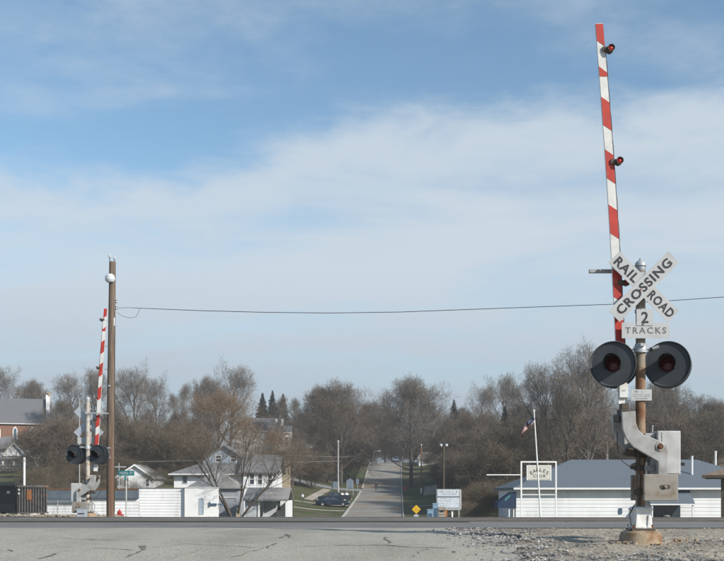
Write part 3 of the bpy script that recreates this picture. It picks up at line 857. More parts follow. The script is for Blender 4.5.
    # bearings and brackets low on the mast
    for zc in (P(0,455)[1], P(0,468)[1], P(0,492)[1]):
        b = MB(); b.lathe([(0.073,zc-0.04),(0.095,zc-0.03),(0.095,zc+0.03),(0.073,zc+0.04)], 16); b.build('mast_collar', M['iron'], t)
    za = P(0,452)[1]
    b = MB(); b.prism([(-0.26,za-0.03),(-0.20,za+0.06),(-0.06,za+0.05),(-0.06,za-0.06),(-0.2,za-0.06)], -0.06, 0.06); b.build('mast_bracket', M['iron'], t)
    b = MB(); b.prism([(-0.15,za-0.22),(-0.12,za-0.17),(-0.05,za-0.15),(-0.05,za-0.25),(-0.12,za-0.25)], -0.05, 0.05)
    b.build('mast_bracket', M['iron'], t)
    b = MB(); b.tube([(-0.045,-0.085,0.53),(-0.05,-0.085,1.2),(-0.06,-0.085,1.7)], 0.024, 8); b.build('conduit', M['iron'], t)
    pts = [P(615.5,442)]
    wire = [P(614.5,432),P(614.5,445),P(616,455),P(620,462),P(626,466),P(633,465)]
    b = MB(); b.tube([(x,-0.16,z) for x,z in wire], 0.007, 6); b.build('cable', M['wire'], t)
    wire = [(-0.13,-0.13,0.55),(-0.20,-0.16,0.42),(-0.17,-0.14,0.25),(-0.30,-0.2,0.14),(-0.36,-0.2,-0.02)]
    b = MB(); b.tube(wire, 0.009, 6); b.build('ground_cable', M['wire'], t)
    # gate arm
    b0 = Vector((P(622.6,404)[0], -0.01, P(0,404)[1])); b1 = Vector((P(598.8,24.5)[0], -0.01, P(0,24.5)[1]))
    # gentle bow to the left as in the photograph
    def arm_at(z):
        s = (z-b0.z)/(b1.z-b0.z)
        return b0.x + (b1.x-b0.x)*s + 0.035*math.sin(math.pi*s)*0.8, 0.064 - 0.010*s
    n = 24
    vs, fs = [], []
    for i in range(n+1):
        z = b0.z + (b1.z-b0.z)*i/n
        x, w = arm_at(z)
        for ox, oy in ((-w,-0.02),(w,-0.02),(w,0.02),(-w,0.02)): vs.append((x+ox, b0.y+oy, z))
    for i in range(n):
        for k in range(4): fs.append((i*4+k, i*4+(k+1)%4, (i+1)*4+(k+1)%4, (i+1)*4+k))
    fs += [(3,2,1,0), tuple(range(n*4, n*4+4))]
    ga = MB().add(vs, fs).build('gate_arm', M['gatewhite'], t)
    for pt, pb in ((25,44.5),(71.5,77.5),(100.5,128.5),(153,181.5),(208,236.5),(272,300),(318,343)):
        for ys_, sgn in ((b0.y-0.0225,-1),(b0.y+0.0225,1)):
            vs = []
            zt_, zb_ = P(0,pt)[1], P(0,pb)[1]
            sl = 0.075
            (xa, wa), (xb, wb) = arm_at(zt_), arm_at(zb_)
            lt = zt_ if pt <= 25 else zt_ + sl*0.55
            rt = zt_ if pt <= 25 else zt_ - sl*0.55
            lb, rb = zb_ + sl*0.55, zb_ - sl*0.55
            if 70 < pt < 72: lt, rt, lb, rb = zt_+0.06, zt_-0.03, zb_, zb_
            q = [(arm_at(lt)[0]-wa,lt),(arm_at(rt)[0]+wa,rt),(arm_at(rb)[0]+wb,rb),(arm_at(lb)[0]-wb,lb)]
            MB().prism(q, ys_-0.0015, ys_+0.0015).build('red_stripe', M['gatered'], ga)
    b = MB()
    pts = []
    for i in range(40):
        z = b0.z+0.1+(b1.z-0.35-b0.z-0.1)*i/39
        x, w = arm_at(z); pts.append((x+w+0.012+0.004*math.sin(i*2.1), b0.y, z))
    b.tube(pts, 0.007, 5); b.build('arm_cable', M['wire'], ga)
    for pz in (50.5, 162.5, 283):
        z = P(0,pz)[1]; x, w = arm_at(z)
        A = Matrix.Translation((x+w+0.075, b0.y-0.01, z)) @ Matrix.Rotation(math.radians(90),4,'X')
        b = MB(); b.lathe([(0.0,-0.07),(0.04,-0.065),(0.048,-0.03),(0.048,0.05),(0.052,0.085),(0.045,0.085),(0.042,0.05)], 14, A)
        b.box(x+w*0.2, x+w+0.05, b0.y-0.05, b0.y+0.03, z-0.035, z+0.03)
        lp = b.build('gate_lamp', M['iron'], ga, smooth=True)
        b = MB(); b.lathe([(0.043,0.045),(0.042,0.056),(0.025,0.066),(0.0,0.07)], 14, A); b.build('lens', M['lensbright'], lp, smooth=True)
    # gate keeper bar near the mast top
    z = P(0, 270)[1]
    b = MB(); b.tube([(0.0,0.10,z+0.02),(-0.40,0.11,z)], 0.022, 8); b.box(-0.72,-0.38,0.08,0.14,z-0.02,z+0.03); b.box(-0.05,0.05,0.05,0.12,z-0.03,z+0.07)
    b.build('gate_keeper', M['cast'], t, bevel=0.004)
    return t

def text_marks(name, parent, rows, y, m, seed):
    """rows of unreadably small print: (x0, x1, z, height)"""
    r = random.Random(seed); b = MB()
    for x0, x1, z, h in rows:
        x = x0
        while x < x1:
            w = h*r.uniform(0.35, 0.8)
            if r.random() > 0.16:
                k = r.random()
                b.box(x, x+w*0.3, y-0.0006, y+0.0006, z-h/2, z+h/2)
                if k > 0.3: b.box(x+w*0.3, x+w, y-0.0006, y+0.0006, z+h*0.28, z+h/2)
                if k < 0.6: b.box(x+w*0.3, x+w, y-0.0006, y+0.0006, z-h*0.5, z-h*0.3)
                if k > 0.5: b.box(x+w*0.7, x+w, y-0.0006, y+0.0006, z-h*0.28, z+h*0.26)
            x += w + h*0.28
    o = b.build(name, m, parent); o['kind'] = 'stuff'
    return o

crossing_signal((GX(640.5,14.5), 14.5, PZ(543,14.5)), 0.0, 'large railroad crossing signal with red and white gate arm raised, on the right')
yl = 33.8
zl_ = ground_z(GX(87.8,yl), yl) - 0.02
crossing_signal((GX(87.8,yl), yl, zl_), math.pi, 'smaller far railroad crossing signal with raised gate beside the wooden utility pole', pale=True, drop=0.43)

# rust stain and debris at the foot of the near signal
b = MB(); r = random.Random(4)
for k in range(55):
    a = r.uniform(0,6.28); rr = r.uniform(0.3,0.6)
    x, y = GX(640.5,14.5)+rr*math.cos(a)*1.3+0.1, 14.5+rr*math.sin(a)*0.8
    s = r.uniform(0.012,0.04); z = ground_z(x,y)
    b.lathe([(s,-0.02),(s*0.8,s*0.5),(s*0.2,s*0.7)], 6, Matrix.Translation((x,y,z)) @ Matrix.Rotation(r.uniform(0,3),4,'Z'))
tag(b.build('gravel', M['concrete']), 'rust-stained rubble round the foot of the near signal', kind='stuff')

# ------------------------------------------------------------------ utility pole and wire
UP = 34.9
t = thing('utility_pole', 'weathered wooden utility pole with white lamp drum, by the far gate', 'utility pole', (GX(110.5,UP), UP, ground_z(GX(110.5,UP),UP)-0.05))
ph = PZ(262,UP)-t.location.z
b = MB(); b.tube([(0,0,-0.3),(0.02,0,ph*0.5),(0.07,0,ph)], [0.145,0.135,0.112], 14); b.build('pole', M['wood'], t, smooth=True)
zc = PZ(279.5,UP)-t.location.z
b = MB(); b.lathe([(0.03,zc-0.13),(0.12,zc-0.12),(0.165,zc-0.06),(0.175,zc+0.0),(0.16,zc+0.05),(0.165,zc+0.06),(0.14,zc+0.12),(0.08,zc+0.16),(0.0,zc+0.165)], 18, Matrix.Translation((0.02,-0.14,0)))
b.build('lamp_drum', M['porcelain'], t, smooth=True)
for dx_ in (-0.02, 0.15):
    zt = ph+(0.2 if dx_ < 0 else 0.12)
    b = MB(); b.tube([(dx_,-0.02,ph-0.35),(dx_,-0.02,zt)], 0.016, 6); b.build('pin', M['iron'], t)
    b = MB(); b.lathe([(0.03,zt-0.06),(0.05,zt-0.02),(0.03,zt+0.0),(0.045,zt+0.03),(0.02,zt+0.07)], 10, Matrix.Translation((dx_,-0.02,0))); b.build('insulator', M['porcelain'], t, smooth=True)
for py in (301.5, 308.0):
    z = PZ(py,UP)-t.location.z
    b = MB(); b.box(0.16,0.25,-0.02,0.02,z-0.05,z-0.035); b.box(0.16,0.25,-0.02,0.02,z+0.035,z+0.05); b.build('bracket', M['iron'], t)
    b = MB(); b.lathe([(0.02,z-0.04),(0.04,z-0.03),(0.025,z),(0.04,z+0.03),(0.02,z+0.04)], 10, Matrix.Translation((0.21,0,0))); b.build('insulator', M['porcelain'], t, smooth=True)
b = MB(); b.tube([(0.16,-0.03,ph*0.80),(0.155,-0.04,ph*0.6),(0.15,-0.05,0.3)], 0.014, 5); b.build('conduit', M['iron'], t)
for zz_, w_, h_ in ((2.1,0.05,0.09),(2.45,0.07,0.05),(4.6,0.04,0.06)):
    b = MB(); b.box(0.0-w_,0.02+w_*0.3,-0.165,-0.13,zz_,zz_+h_); b.build('tag_plate', M['steel'], t)
for zz_ in (1.2,2.9,3.7,5.2,6.0,6.9):
    b = MB(); b.tube([(-0.09,-0.10,zz_),(-0.17,-0.16,zz_+0.01)], 0.010, 5); b.build('pole_step', M['rust'], t)
b = MB(); b.tube([(0.14,-0.06,PZ(318,UP)-t.location.z),(0.14,-0.06,PZ(326,UP)-t.location.z)], 0.03, 6); b.build('connector', M['porcelain'], t)
wp = [(117,308,UP),(128,307.6,UP),(140,308.2,UP),(200,310.6,UP),(265,312.3,UP),(330,313,UP),(400,312,UP),(470,309.4,UP),(540,306.8,UP),(610,304.3,UP),(680,300,UP),(724,297,UP),(900,281,UP)]
b = MB(); b.tube([W(*p) for p in wp], [0.007,0.007,0.010]+[0.0115]*10, 6)
tag(b.build('overhead_wire', M['wire']), 'long dark service wire sagging across the sky from the utility pole', 'wire')
b = MB(); b.tube([W(*p) for p in ((117,312,UP),(122,316,UP),(130,318,UP),(136,317,UP),(140,308.6,UP))], 0.007, 5)
tag(b.build('overhead_wire', M['wire']), 'thin slack loop of wire hanging at the utility pole', 'wire')
x9 = GX(900,UP)
t = thing('utility_pole', 'plain wooden utility pole beyond the right edge holding the wire', 'utility pole', (x9+0.15,UP,ground_z(x9,UP)-0.05))
b = MB(); b.tube([(0,0,-0.3),(0,0,9.2)], [0.16,0.12], 12); b.build('pole', M['wood'], t, smooth=True)

# ------------------------------------------------------------------ buildings
def window(parent, x0, x1, z0, z1, y, m=None, frame=0.08, side=False, sill=True, pane='glass'):
    """window set on a wall facing -Y (or +X when side)"""
    def B(a0,a1,d0,d1,c0,c1):
        return (a0,a1,y+d0,y+d1,c0,c1) if not side else (y-d1,y-d0,a0,a1,c0,c1)
    b = MB()
    for q in ((x0-frame,x0,z0-frame,z1+frame),(x1,x1+frame,z0-frame,z1+frame),(x0,x1,z1,z1+frame),(x0,x1,z0-frame,z0),(x0,x1,(z0+z1)/2-frame*0.3,(z0+z1)/2+frame*0.3)):
        b.box(*B(q[0],q[1],-0.05,0.02,q[2],q[3]))
    w = b.build('window', M[m or 'trim'], parent)
    b = MB(); b.box(*B(x0,x1,-0.012,-0.004,z0,z1)); b.build('pane', M[pane], w)
    return w
def gable(t, X0, X1, Y0, Y1, z0, ze, zr, ridge, wallm, roofm, over=0.35, thick=0.14, trim=True, rn='roof', wn_='wall'):
    """walls and a two-slope roof; local coords equal world minus root location (root unrotated)"""
    lx, ly, lz = t.location
    X0, X1, Y0, Y1, z0, ze, zr = X0-lx, X1-lx, Y0-ly, Y1-ly, z0-lz, ze-lz, zr-lz
    b = MB()
    if ridge == 'y':
        xm = (X0+X1)/2
        b.prism([(X0,z0),(X1,z0),(X1,ze),(xm,zr),(X0,ze)], Y0, Y1)
    else:
        ym = (Y0+Y1)/2
        b.prism([(Y0,z0),(Y1,z0),(Y1,ze),(ym,zr),(Y0,ze)], X0, X1, 'yz')
    b.build(wn_, M[wallm], t)
    b = MB()
    if ridge == 'y':
        sl = (zr-ze)/((X1-X0)/2)
        for s, xe in ((-1,X0),(1,X1)):
            b.prism([(xe+s*over, ze-sl*over+0.01),(xm,zr+0.01),(xm,zr+thick),(xe+s*over, ze-sl*over+thick)], Y0-over, Y1+over)
    else:
        sl = (zr-ze)/((Y1-Y0)/2)
        for s, ye in ((-1,Y0),(1,Y1)):
            b.prism([(ye+s*over, ze-sl*over+0.01),(ym,zr+0.01),(ym,zr+thick),(ye+s*over, ze-sl*over+thick)], X0-over, X1+over, 'yz')
    rf = b.build(rn, M[roofm], t)
    if trim:
        b = MB()
        if ridge == 'y':
            for s, xe in ((-1,X0),(1,X1)):
                b.prism([(xe+s*over, ze-sl*over-0.12),(xm,zr-0.12),(xm,zr+thick+0.02),(xe+s*over, ze-sl*over+thick+0.02)], Y0-over-0.05, Y0-over-0.003)
        else:
            b.box(X0-over, X1+over, Y0-over-0.06, Y0-over-0.003, ze-sl*over-0.03, ze-sl*over+thick)
        b.build('trim', M['trim'], rf)
    return rf
def hip(t, X0, X1, Y0, Y1, ze, zr, roofm, thick=0.16, name='roof', gutter=True):
    lx, ly, lz = t.location
    X0, X1, Y0, Y1, ze, zr = X0-lx, X1-lx, Y0-ly, Y1-ly, ze-lz, zr-lz
    ym = (Y0+Y1)/2; q = (Y1-Y0)/2*1.0
    if X1-X0 < 2*q: q = (X1-X0)/2-0.05
    vs = [(X0,Y0,ze),(X1,Y0,ze),(X1,Y1,ze),(X0,Y1,ze),(X0+q,ym,zr),(X1-q,ym,zr),(X0,Y0,ze-thick),(X1,Y0,ze-thick),(X1,Y1,ze-thick),(X0,Y1,ze-thick)]
    b = MB().add(vs, [(0,1,5,4),(1,2,5),(2,3,4,5),(3,0,4),(6,7,1,0),(7,8,2,1),(8,9,3,2),(9,6,0,3),(9,8,7,6)])
    rf = b.build(name, M[roofm], t)
    if gutter:
        b = MB(); b.box(X0,X1,Y0-0.09,Y0-0.004,ze-thick+0.02,ze-0.01); b.build('gutter', M['trim'], rf)
    return rf

# --- the white club building
CY = 95.0
gz = -1.6
t = thing('club_building', 'long white sided club building with blue grey hip roof', 'building', (GX(516,CY), CY, gz))
L = 25.0; D = 12.0
ez = PZ(487.5, CY-0.7)-gz; rz_ = PZ(459.5, CY+6)-gz
b = MB(); b.box(0,L,0.03,D,-0.3,ez-0.12); b.build('wall', M['siding'], t)
nb = 10; bh = (ez-0.13)/nb
for i in range(nb):
    z0, z1 = i*bh, (i+1)*bh
    b = MB(); b.prism([(0.028,z0),(0.028,z1),(0.012,z1),(-0.02,z0+0.02),(-0.02,z0)], 0.0, L, 'yz'); b.build('siding_board', M['siding'], t)
for i in range(nb):
    z0, z1 = i*bh, (i+1)*bh
    b = MB(); b.prism([(-0.002,z0),(-0.002,z1),(-0.014,z1),(-0.04,z0+0.02),(-0.04,z0)], 0.0, D, 'xz'); b.build('siding_board', M['siding'], t)
hip(t, t.location.x-0.35, t.location.x+L+1, CY-0.8, CY+D+0.8, gz+ez, gz+rz_, 'shingleblue', 0.2)
b = MB(); b.box(-0.3,L,-0.79,0.0,ez-0.215,ez-0.203); b.build('soffit', M['sidingworn'], t)
def lx(px, y=CY): return GX(px,y)-t.location.x
# entrance with its own small shed roof
xa, xb = lx(645), lx(689)
zt, zb = PZ(489,CY)-gz, PZ(503.5,CY-1.6)-gz
b = MB(); b.prism([(0.0-0.03,zt),(-1.75,zb),(-1.75,zb-0.12),(-0.03,zt-0.14)], xa, xb, 'yz'); er = b.build('entrance_roof', M['shingleblue'], t)
b = MB(); b.box(xa,xb,-1.83,-1.754,zb-0.14,zb-0.02); b.build('fascia', M['trim'], er)
dx0, dx1 = lx(652), lx(680)
b = MB(); b.box(dx0,dx1,-0.06,-0.024,0,zb-0.15); dr = b.build('entrance', M['glass'], t)
b = MB()
for x in (dx0,(dx0*0.62+dx1*0.38),dx1-0.08): b.box(x,x+0.09,-0.10,-0.062,0,zb-0.15)
b.build('door_frame', M['boxdark'], dr)
for x in (xa+0.15, xb-0.25):
    b = MB(); b.box(x,x+0.12,-1.7,-1.58,0,zb-0.13); b.build('post', M['trim'], t)
# vent pipes and roof vent
for px, p0, p1, yv in ((692,456.5,476,CY+2.3),(715.5,451.5,461,CY+5.2)):
    x = lx(px,yv); b = MB(); b.tube([(x,yv-CY,PZ(p1,yv)-gz-0.4),(x,yv-CY,PZ(p0,yv)-gz)], 0.11, 8); b.lathe([(0.14,0),(0.14,0.1)], 8, Matrix.Translation((x,yv-CY,PZ(p0,yv)-gz-0.05)))
    b.build('vent_pipe', M['trim'], t)
yv = CY+3.2; x = lx(681,yv); z = PZ(463,yv)-gz
b = MB(); b.prism([(x-0.35,z-0.25),(x+0.3,z-0.25),(x+0.3,z+0.02),(x+0.1,z+0.06),(x-0.35,z-0.05)], yv-CY-0.3, yv-CY+0.3); b.build('roof_vent', M['iron'], t)
# flood light and electric box on the wall
xw = lx(620.5); b = MB(); b.box(xw-0.14,xw+0.14,-0.12,-0.022,PZ(512,CY)-gz-0.15,PZ(509,CY)-gz+0.1); b.build('meter_box', M['boxdark'], t)
# navy awning over the end door
za, zb2 = PZ(492,CY)-gz, PZ(508,CY)-gz
b = MB(); b.prism([(-0.05,za),(-0.35,za+0.02),(-1.75,zb2+0.55),(-1.85,zb2),(-0.05,zb2)], -0.5, 2.2)
aw = b.build('awning', M['navy'], t)
b = MB()
for k in range(4):
    b.prism([(-1.15+0.13*k,za-0.85+0.12*k),(-1.03+0.13*k,za-0.85+0.12*k),(-1.0+0.13*k,za-0.5+0.1*k),(-1.1+0.13*k,za-0.55+0.1*k)], -0.508, -0.502)
b.build('emblem', M['teal'], aw)
for x in (-0.75, -0.32):
    b = MB(); b.box(x,x+0.1,-0.4,-0.3,0,zb2); b.build('awning_post', M['trim'], t)
tb = thing('trash_can', 'grey trash can in the club entrance', 'trash can', (t.location.x+lx(664), CY-0.8, gz))
b = MB(); b.lathe([(0.26,0),(0.32,0.85),(0.34,0.87),(0.34,0.95),(0.2,1.05)], 14); b.build('bin', M['steel'], tb)
b = MB(); b.lathe([(0.347,0.88),(0.36,0.90),(0.36,0.94),(0.347,0.96)], 14); b.build('lid_rim', M['iron'], tb)

# --- long low white building on the left
WY = 80.0
gz2 = -0.65
t = thing('low_building', 'long low white sided building behind the red hydrant', 'building', (GX(41,WY), WY, gz2))
def lw(px, y=WY): return GX(px,y)-t.location.x
segs = [(30,82,503.0,'sidingworn'),(82,139,498.5,'sidingworn'),(139,184.5,488.5,'sidingworn')]
for a, c, top, mm in segs:
    zt = PZ(top,WY)-gz2
    b = MB(); b.box(lw(a),lw(c)-0.004,0.03,9,-0.3,zt); w_ = b.build('wall', M[mm], t)
    nb = max(6, int(zt/0.22)); bh = zt/nb
    for i in range(nb):
        z0, z1 = i*bh, (i+1)*bh
        b = MB(); b.prism([(0.028,z0),(0.028,z1),(0.016,z1),(-0.012,z0+0.02),(-0.012,z0)], lw(a)+0.002, lw(c)-0.006, 'yz'); b.build('siding_board', M[mm], w_)
b = MB(); b.box(lw(30),lw(139)-0.01,-0.25,9.1,PZ(498.3,WY)-gz2,PZ(489.5,WY)-gz2); b.build('fascia', M['bluefascia'], t)
b = MB(); b.box(lw(30),lw(82)-0.01,-0.22,0.0,PZ(503,WY)-gz2,PZ(498.3,WY)-gz2-0.003); b.build('fascia', M['bluefascia'], t)
b = MB(); b.box(lw(30),lw(139)-0.02,-0.28,-0.252,PZ(489.9,WY)-gz2,PZ(488.8,WY)-gz2); b.build('roof_edge', M['rust'], t)
b = MB(); b.box(lw(139)-0.02,lw(184.5),-0.03,9.05,PZ(488.5,WY)-gz2,PZ(487.6,WY)-gz2); b.build('roof_edge', M['shinglegrey'], t)
# bright end block
yb_ = WY-0.3
xa, xb = lw(184.5,yb_), lw(217.5,yb_)
zt = PZ(487.6,yb_)-gz2
b = MB(); b.box(xa,xb,-0.3,0.4,-0.3,zt); eb = b.build('end_block', M['whitepaint'], t, bevel=0.01)
b = MB(); b.box(xa-0.05,xb+0.05,-0.36,0.45,zt+0.003,zt+0.06); b.build('coping', M['trim'], eb)
wx0, wx1 = lw(199.2,yb_), lw(204,yb_)
window(eb, wx0+0.05, wx1-0.05, PZ(513.5,yb_)-gz2, PZ(498.5,yb_)-gz2, -0.3, m='greysiding', pane='paleblue', frame=0.05)
b = MB(); b.box(xb+0.002,xb+0.5,-0.2,-0.1,PZ(505,yb_)-gz2,PZ(503.6,yb_)-gz2); b.box(xb-0.55,xb-0.05,-0.40,-0.302,PZ(505.4,yb_)-gz2,PZ(503.2,yb_)-gz2); b.box(xb-0.66,xb-0.551,-0.42,-0.302,PZ(506.5,yb_)-gz2,PZ(502.0,yb_)-gz2)
b.build('wall_lamp', M['boxdark'], eb)
b = MB()
for px in (209,211.5,215): x = lw(px,yb_); b.tube([(x,-0.45,-0.2),(x,-0.45,PZ(516,yb_)-gz2)], 0.05, 6)
b.build('gas_pipe', M['greysiding'], eb)

# --- grey roofed house group behind
HYY = 106.0
gh = -1.1
t = thing('house', 'pale house with grey hip roof and blue gable behind the low building', 'house', (GX(172,HYY), HYY, gh))
def wx(px, y): return GX(px,y)
gz_ = gh
b = MB(); b.box(wx(174,HYY)-t.location.x, wx(250,HYY)-t.location.x, 0, 9, -0.3, PZ(474.5,HYY)-gh); w_ = b.build('wall', M['sidingworn'], t)
hip(t, wx(169.5,HYY), wx(262,HYY), HYY-0.6, HYY+9.6, PZ(473.5,HYY-0.6), PZ(456.5,HYY+4.5), 'shinglegrey', 0.16)
window(t, wx(183,HYY)-t.location.x, wx(187,HYY)-t.location.x, PZ(483,HYY)-gh, PZ(476,HYY)-gh, 0.0, pane='glass', frame=0.07, m='greysiding')
# second storey gable
y2 = HYY+2.5
gable(t, wx(203,y2), wx(246,y2), y2, y2+7, gh+3, PZ(461,y2), PZ(446,y2), 'y', 'paleblue', 'shinglegrey', over=0.4, rn='upper_roof', wn_='upper_wall', trim=False)
for px in (216,231):
    window(t, wx(px,y2)-t.location.x, wx(px+5,y2)-t.location.x, PZ(461.5,y2)-gh, PZ(455.5,y2)-gh, 2.5, pane='glass', frame=0.08)
# right wing
y3 = HYY-1.5
gable(t, wx(243,y3), wx(276,y3), y3, y3+8, gh-0.3, PZ(471.5,y3), PZ(456,y3+4), 'x', 'sidingworn', 'shinglegrey', over=0.4, rn='wing_roof', wn_='wing_wall', trim=False)
for px in (250,258,268):
    window(t, wx(px,y3)-t.location.x, wx(px+4,y3)-t.location.x, PZ(484,y3)-gh, PZ(474,y3)-gh, -1.5, pane='glass', frame=0.09)
# garage in front
GYY = 90.0
tg = thing('garage', 'grey garage with pale gable roof behind the leaning multi-stem tree', 'garage', (wx(214,GYY), GYY, -0.95))
b = MB(); b.box(wx(190,GYY)-tg.location.x, wx(238,GYY)-tg.location.x, 0, 4.6, -0.4, PZ(488.5,GYY)+0.95); b.build('wall', M['garagewall'], tg)
hip(tg, wx(187,GYY), wx(241,GYY), GYY-0.35, GYY+4.95, PZ(487,GYY), PZ(469.5,GYY+2), 'shinglepale', 0.14, gutter=False)
b = MB(); b.box(0.45,2.05,-0.05,-0.003,0,2.0); b.build('door', M['garagewall'], tg)
b = MB(); b.box(0.4,0.448,-0.07,-0.003,0,2.06); b.box(2.052,2.1,-0.07,-0.003,0,2.06); b.box(0.4,2.1,-0.07,-0.003,2.062,2.12); b.build('door_trim', M['trim'], tg)
# carport
KYY = 84.0
tk = thing('carport', 'white posted carport with pale sloping roof beside the street', 'carport', (wx(246,KYY), KYY, -0.85))
def kx(px): return wx(px,KYY)-tk.location.x
z1 = PZ(500.5,KYY)+0.85; z2 = PZ(488,KYY+3)+0.85
b = MB(); b.prism([(-0.4,z1),(-0.4,z1+0.12),(3.2,z2+0.06),(6.4,z1+0.1),(6.4,z1),(3.2,z2-0.06)], kx(243.5), kx(288.5), 'yz'); b.build('roof', M['shinglepale'], tk)
b = MB(); b.box(kx(243.5),kx(288.5),-0.47,-0.404,z1-0.03,z1+0.13); b.build('fascia', M['shinglegrey'], tk)
b = MB(); b.box(kx(245),kx(257.5),0.0,6.2,-0.3,z1-0.005); b.build('store_room', M['greysiding'], tk)
b = MB(); b.box(kx(257.6),kx(287),6.0,6.2,-0.3,z1-0.01); b.build('back_wall', M['greysiding'], tk)
b = MB(); b.box(kx(274),kx(284.5),2.4,2.55,-0.3,z1-0.006); b.build('side_wall', M['siding'], tk)
b = MB(); b.box(kx(275.5),kx(278),2.34,2.39,0.9,1.9); b.build('pane', M['glass'], tk)
for px in (258,285.5):
    b = MB(); b.box(kx(px),kx(px)+0.16,-0.1,0.06,-0.3,z1-0.004); b.build('post', M['trim'], tk)
b = MB(); b.box(kx(285.5)+0.0,kx(285.5)+0.16,0.07,6.0,-0.3,z1-0.004); b.build('end_wall', M['siding'], tk)
# utility fixture (wood box) at the tree foot
tw = thing('board_sign', 'tan upright board leaning at the foot of the multi-stem tree', 'board', (wx(238,81.5), 81.5, hgt(wx(238,81.5),81.5)-0.1))
b = MB(); b.prism([(-0.16,0),(0.16,0),(0.17,1.15),(-0.13,1.2)], -0.05, 0.05); b.build('board', M['tanwall'], tw)

# --- white house up the hill
UY = 215.0
ug = hgt(GX(262,UY), UY)
t = thing('house', 'white hillside house with dark slate roof among the trees', 'house', (GX(262,UY), UY, ug-0.3))
gable(t, GX(247,UY), GX(279,UY), UY, UY+8, ug-0.5, PZ(430.5,UY), PZ(418.5,UY+4), 'x', 'siding', 'shingledark', over=0.3)
gable(t, GX(236,UY-1), GX(256,UY-1), UY-1.2, UY+7, ug-0.5, PZ(431,UY), PZ(421,UY), 'y', 'siding', 'shingledark', over=0.3, rn='front_roof', wn_='front_wall')
gable(t, GX(276,UY-2), GX(290,UY-2), UY-2, UY+5, ug-0.5, PZ(433,UY), PZ(426,UY), 'x', 'siding', 'shingledark', over=0.3, rn='porch_roof', wn_='porch_wall')
for px, y0, y1 in ((279,445,437),(285,445,437)):
    window(t, GX(px,UY-2)-t.location.x, GX(px+3.2,UY-2)-t.location.x, PZ(y0,UY-2)-t.location.z, PZ(y1,UY-2)-t.location.z, -2.0, frame=0.15)
window(t, GX(244,UY-1)-t.location.x, GX(247,UY-1)-t.location.x, PZ(430,UY)-t.location.z, PZ(426,UY)-t.location.z, -1.2, frame=0.12)
for px in (276.5, 282.5):
    b = MB(); x = GX(px,UY+3)-t.location.x; b.box(x-0.22,x+0.22,2.5,3.0,PZ(432,UY)-t.location.z,PZ(418,UY)-t.location.z); b.build('chimney', M['sidingworn'], t)
# --- brown shed below it
BY = 165.0
bgz = hgt(GX(276,BY),BY)
t = thing('shed', 'small tan shed with brown roof on the hillside behind the carport', 'shed', (GX(276,BY),BY,bgz-0.2))
gable(t, GX(262,BY), GX(288,BY), BY, BY+6, bgz-0.5, PZ(464,BY), PZ(452,BY+3), 'x', 'tanwall', 'shinglebrown', over=0.4, trim=False)
window(t, GX(281,BY)-t.location.x, GX(285,BY)-t.location.x, PZ(472,BY)-t.location.z, PZ(466,BY)-t.location.z, 0.0, frame=0.1)
# --- brick church
ChY = 240.0
cg = hgt(GX(20,ChY),ChY)
t = thing('church', 'brick church with large grey roof and arched white windows', 'church', (GX(49.5,ChY),ChY,cg-0.4), 0.315)
cx0, cx1 = GX(-60,ChY), GX(49.5,ChY)
ezc, rzc = PZ(423,ChY), PZ(400,ChY+8)
gable(t, cx0, cx1-0.7, ChY, ChY+16, cg-1, ezc, rzc, 'x', 'brick', 'shinglechurch', over=0.5)
l0 = t.location
b = MB()
yA, yB, ym = ChY-0.8-l0.y, ChY+16.8-l0.y, ChY+8-l0.y
b.prism([(yA,cg-1-l0.z),(yB,cg-1-l0.z),(yB,ezc-l0.z+0.3),(ym+0.8,rzc-l0.z+0.9),(ym-0.8,rzc-l0.z+0.9),(yA,ezc-l0.z+0.3)], cx1-0.6-l0.x, cx1-l0.x, 'yz')
gp = b.build('gable_wall', M['brick'], t)
b = MB()
for s in (-1,1):
    ye = yA if s<0 else yB
    b.prism([(ye,ezc-l0.z+0.31),(ym+s*0.8,rzc-l0.z+0.91),(ym+s*0.8,rzc-l0.z+1.2),(ye,ezc-l0.z+0.6)], cx1-0.75-l0.x, cx1+0.12-l0.x, 'yz')
b.box(cx1-0.8-l0.x,cx1+0.2-l0.x,ym-0.8,ym+0.8,rzc-l0.z+0.91,rzc-l0.z+1.25)
b.build('coping', M['trim'], gp)
b = MB(); b.box(cx1-0.1-l0.x,cx1+0.35-l0.x,ym-1.4,ym-1.0,rzc-l0.z-1,rzc-l0.z+1.6); b.box(cx1-0.6-l0.x,cx1+0.6-l0.x,ym-1.5,ym-0.9,rzc-l0.z+1.6,rzc-l0.z+1.8); b.build('flue', M['tanwall'], t)
for px in (-14.5,1.2,17,33):
    x = GX(px,ChY)-l0.x
    zt = PZ(427,ChY)-l0.z; zb = PZ(441,ChY)-l0.z
    def arch(hw, z0, z1): return [(x-hw,z0),(x+hw,z0),(x+hw,z1-hw*1.6),(x+hw*0.6,z1-hw*0.6),(x,z1),(x-hw*0.6,z1-hw*0.6),(x-hw,z1-hw*1.6)]
    b = MB(); b.prism(arch(0.55,zb,zt), -0.12, -0.003); w_ = b.build('window', M['trim'], t)
    b = MB(); b.prism(arch(0.32,zb+0.25,zt-0.35), -0.14, -0.122); b.build('pane', M['boxdark'], w_)
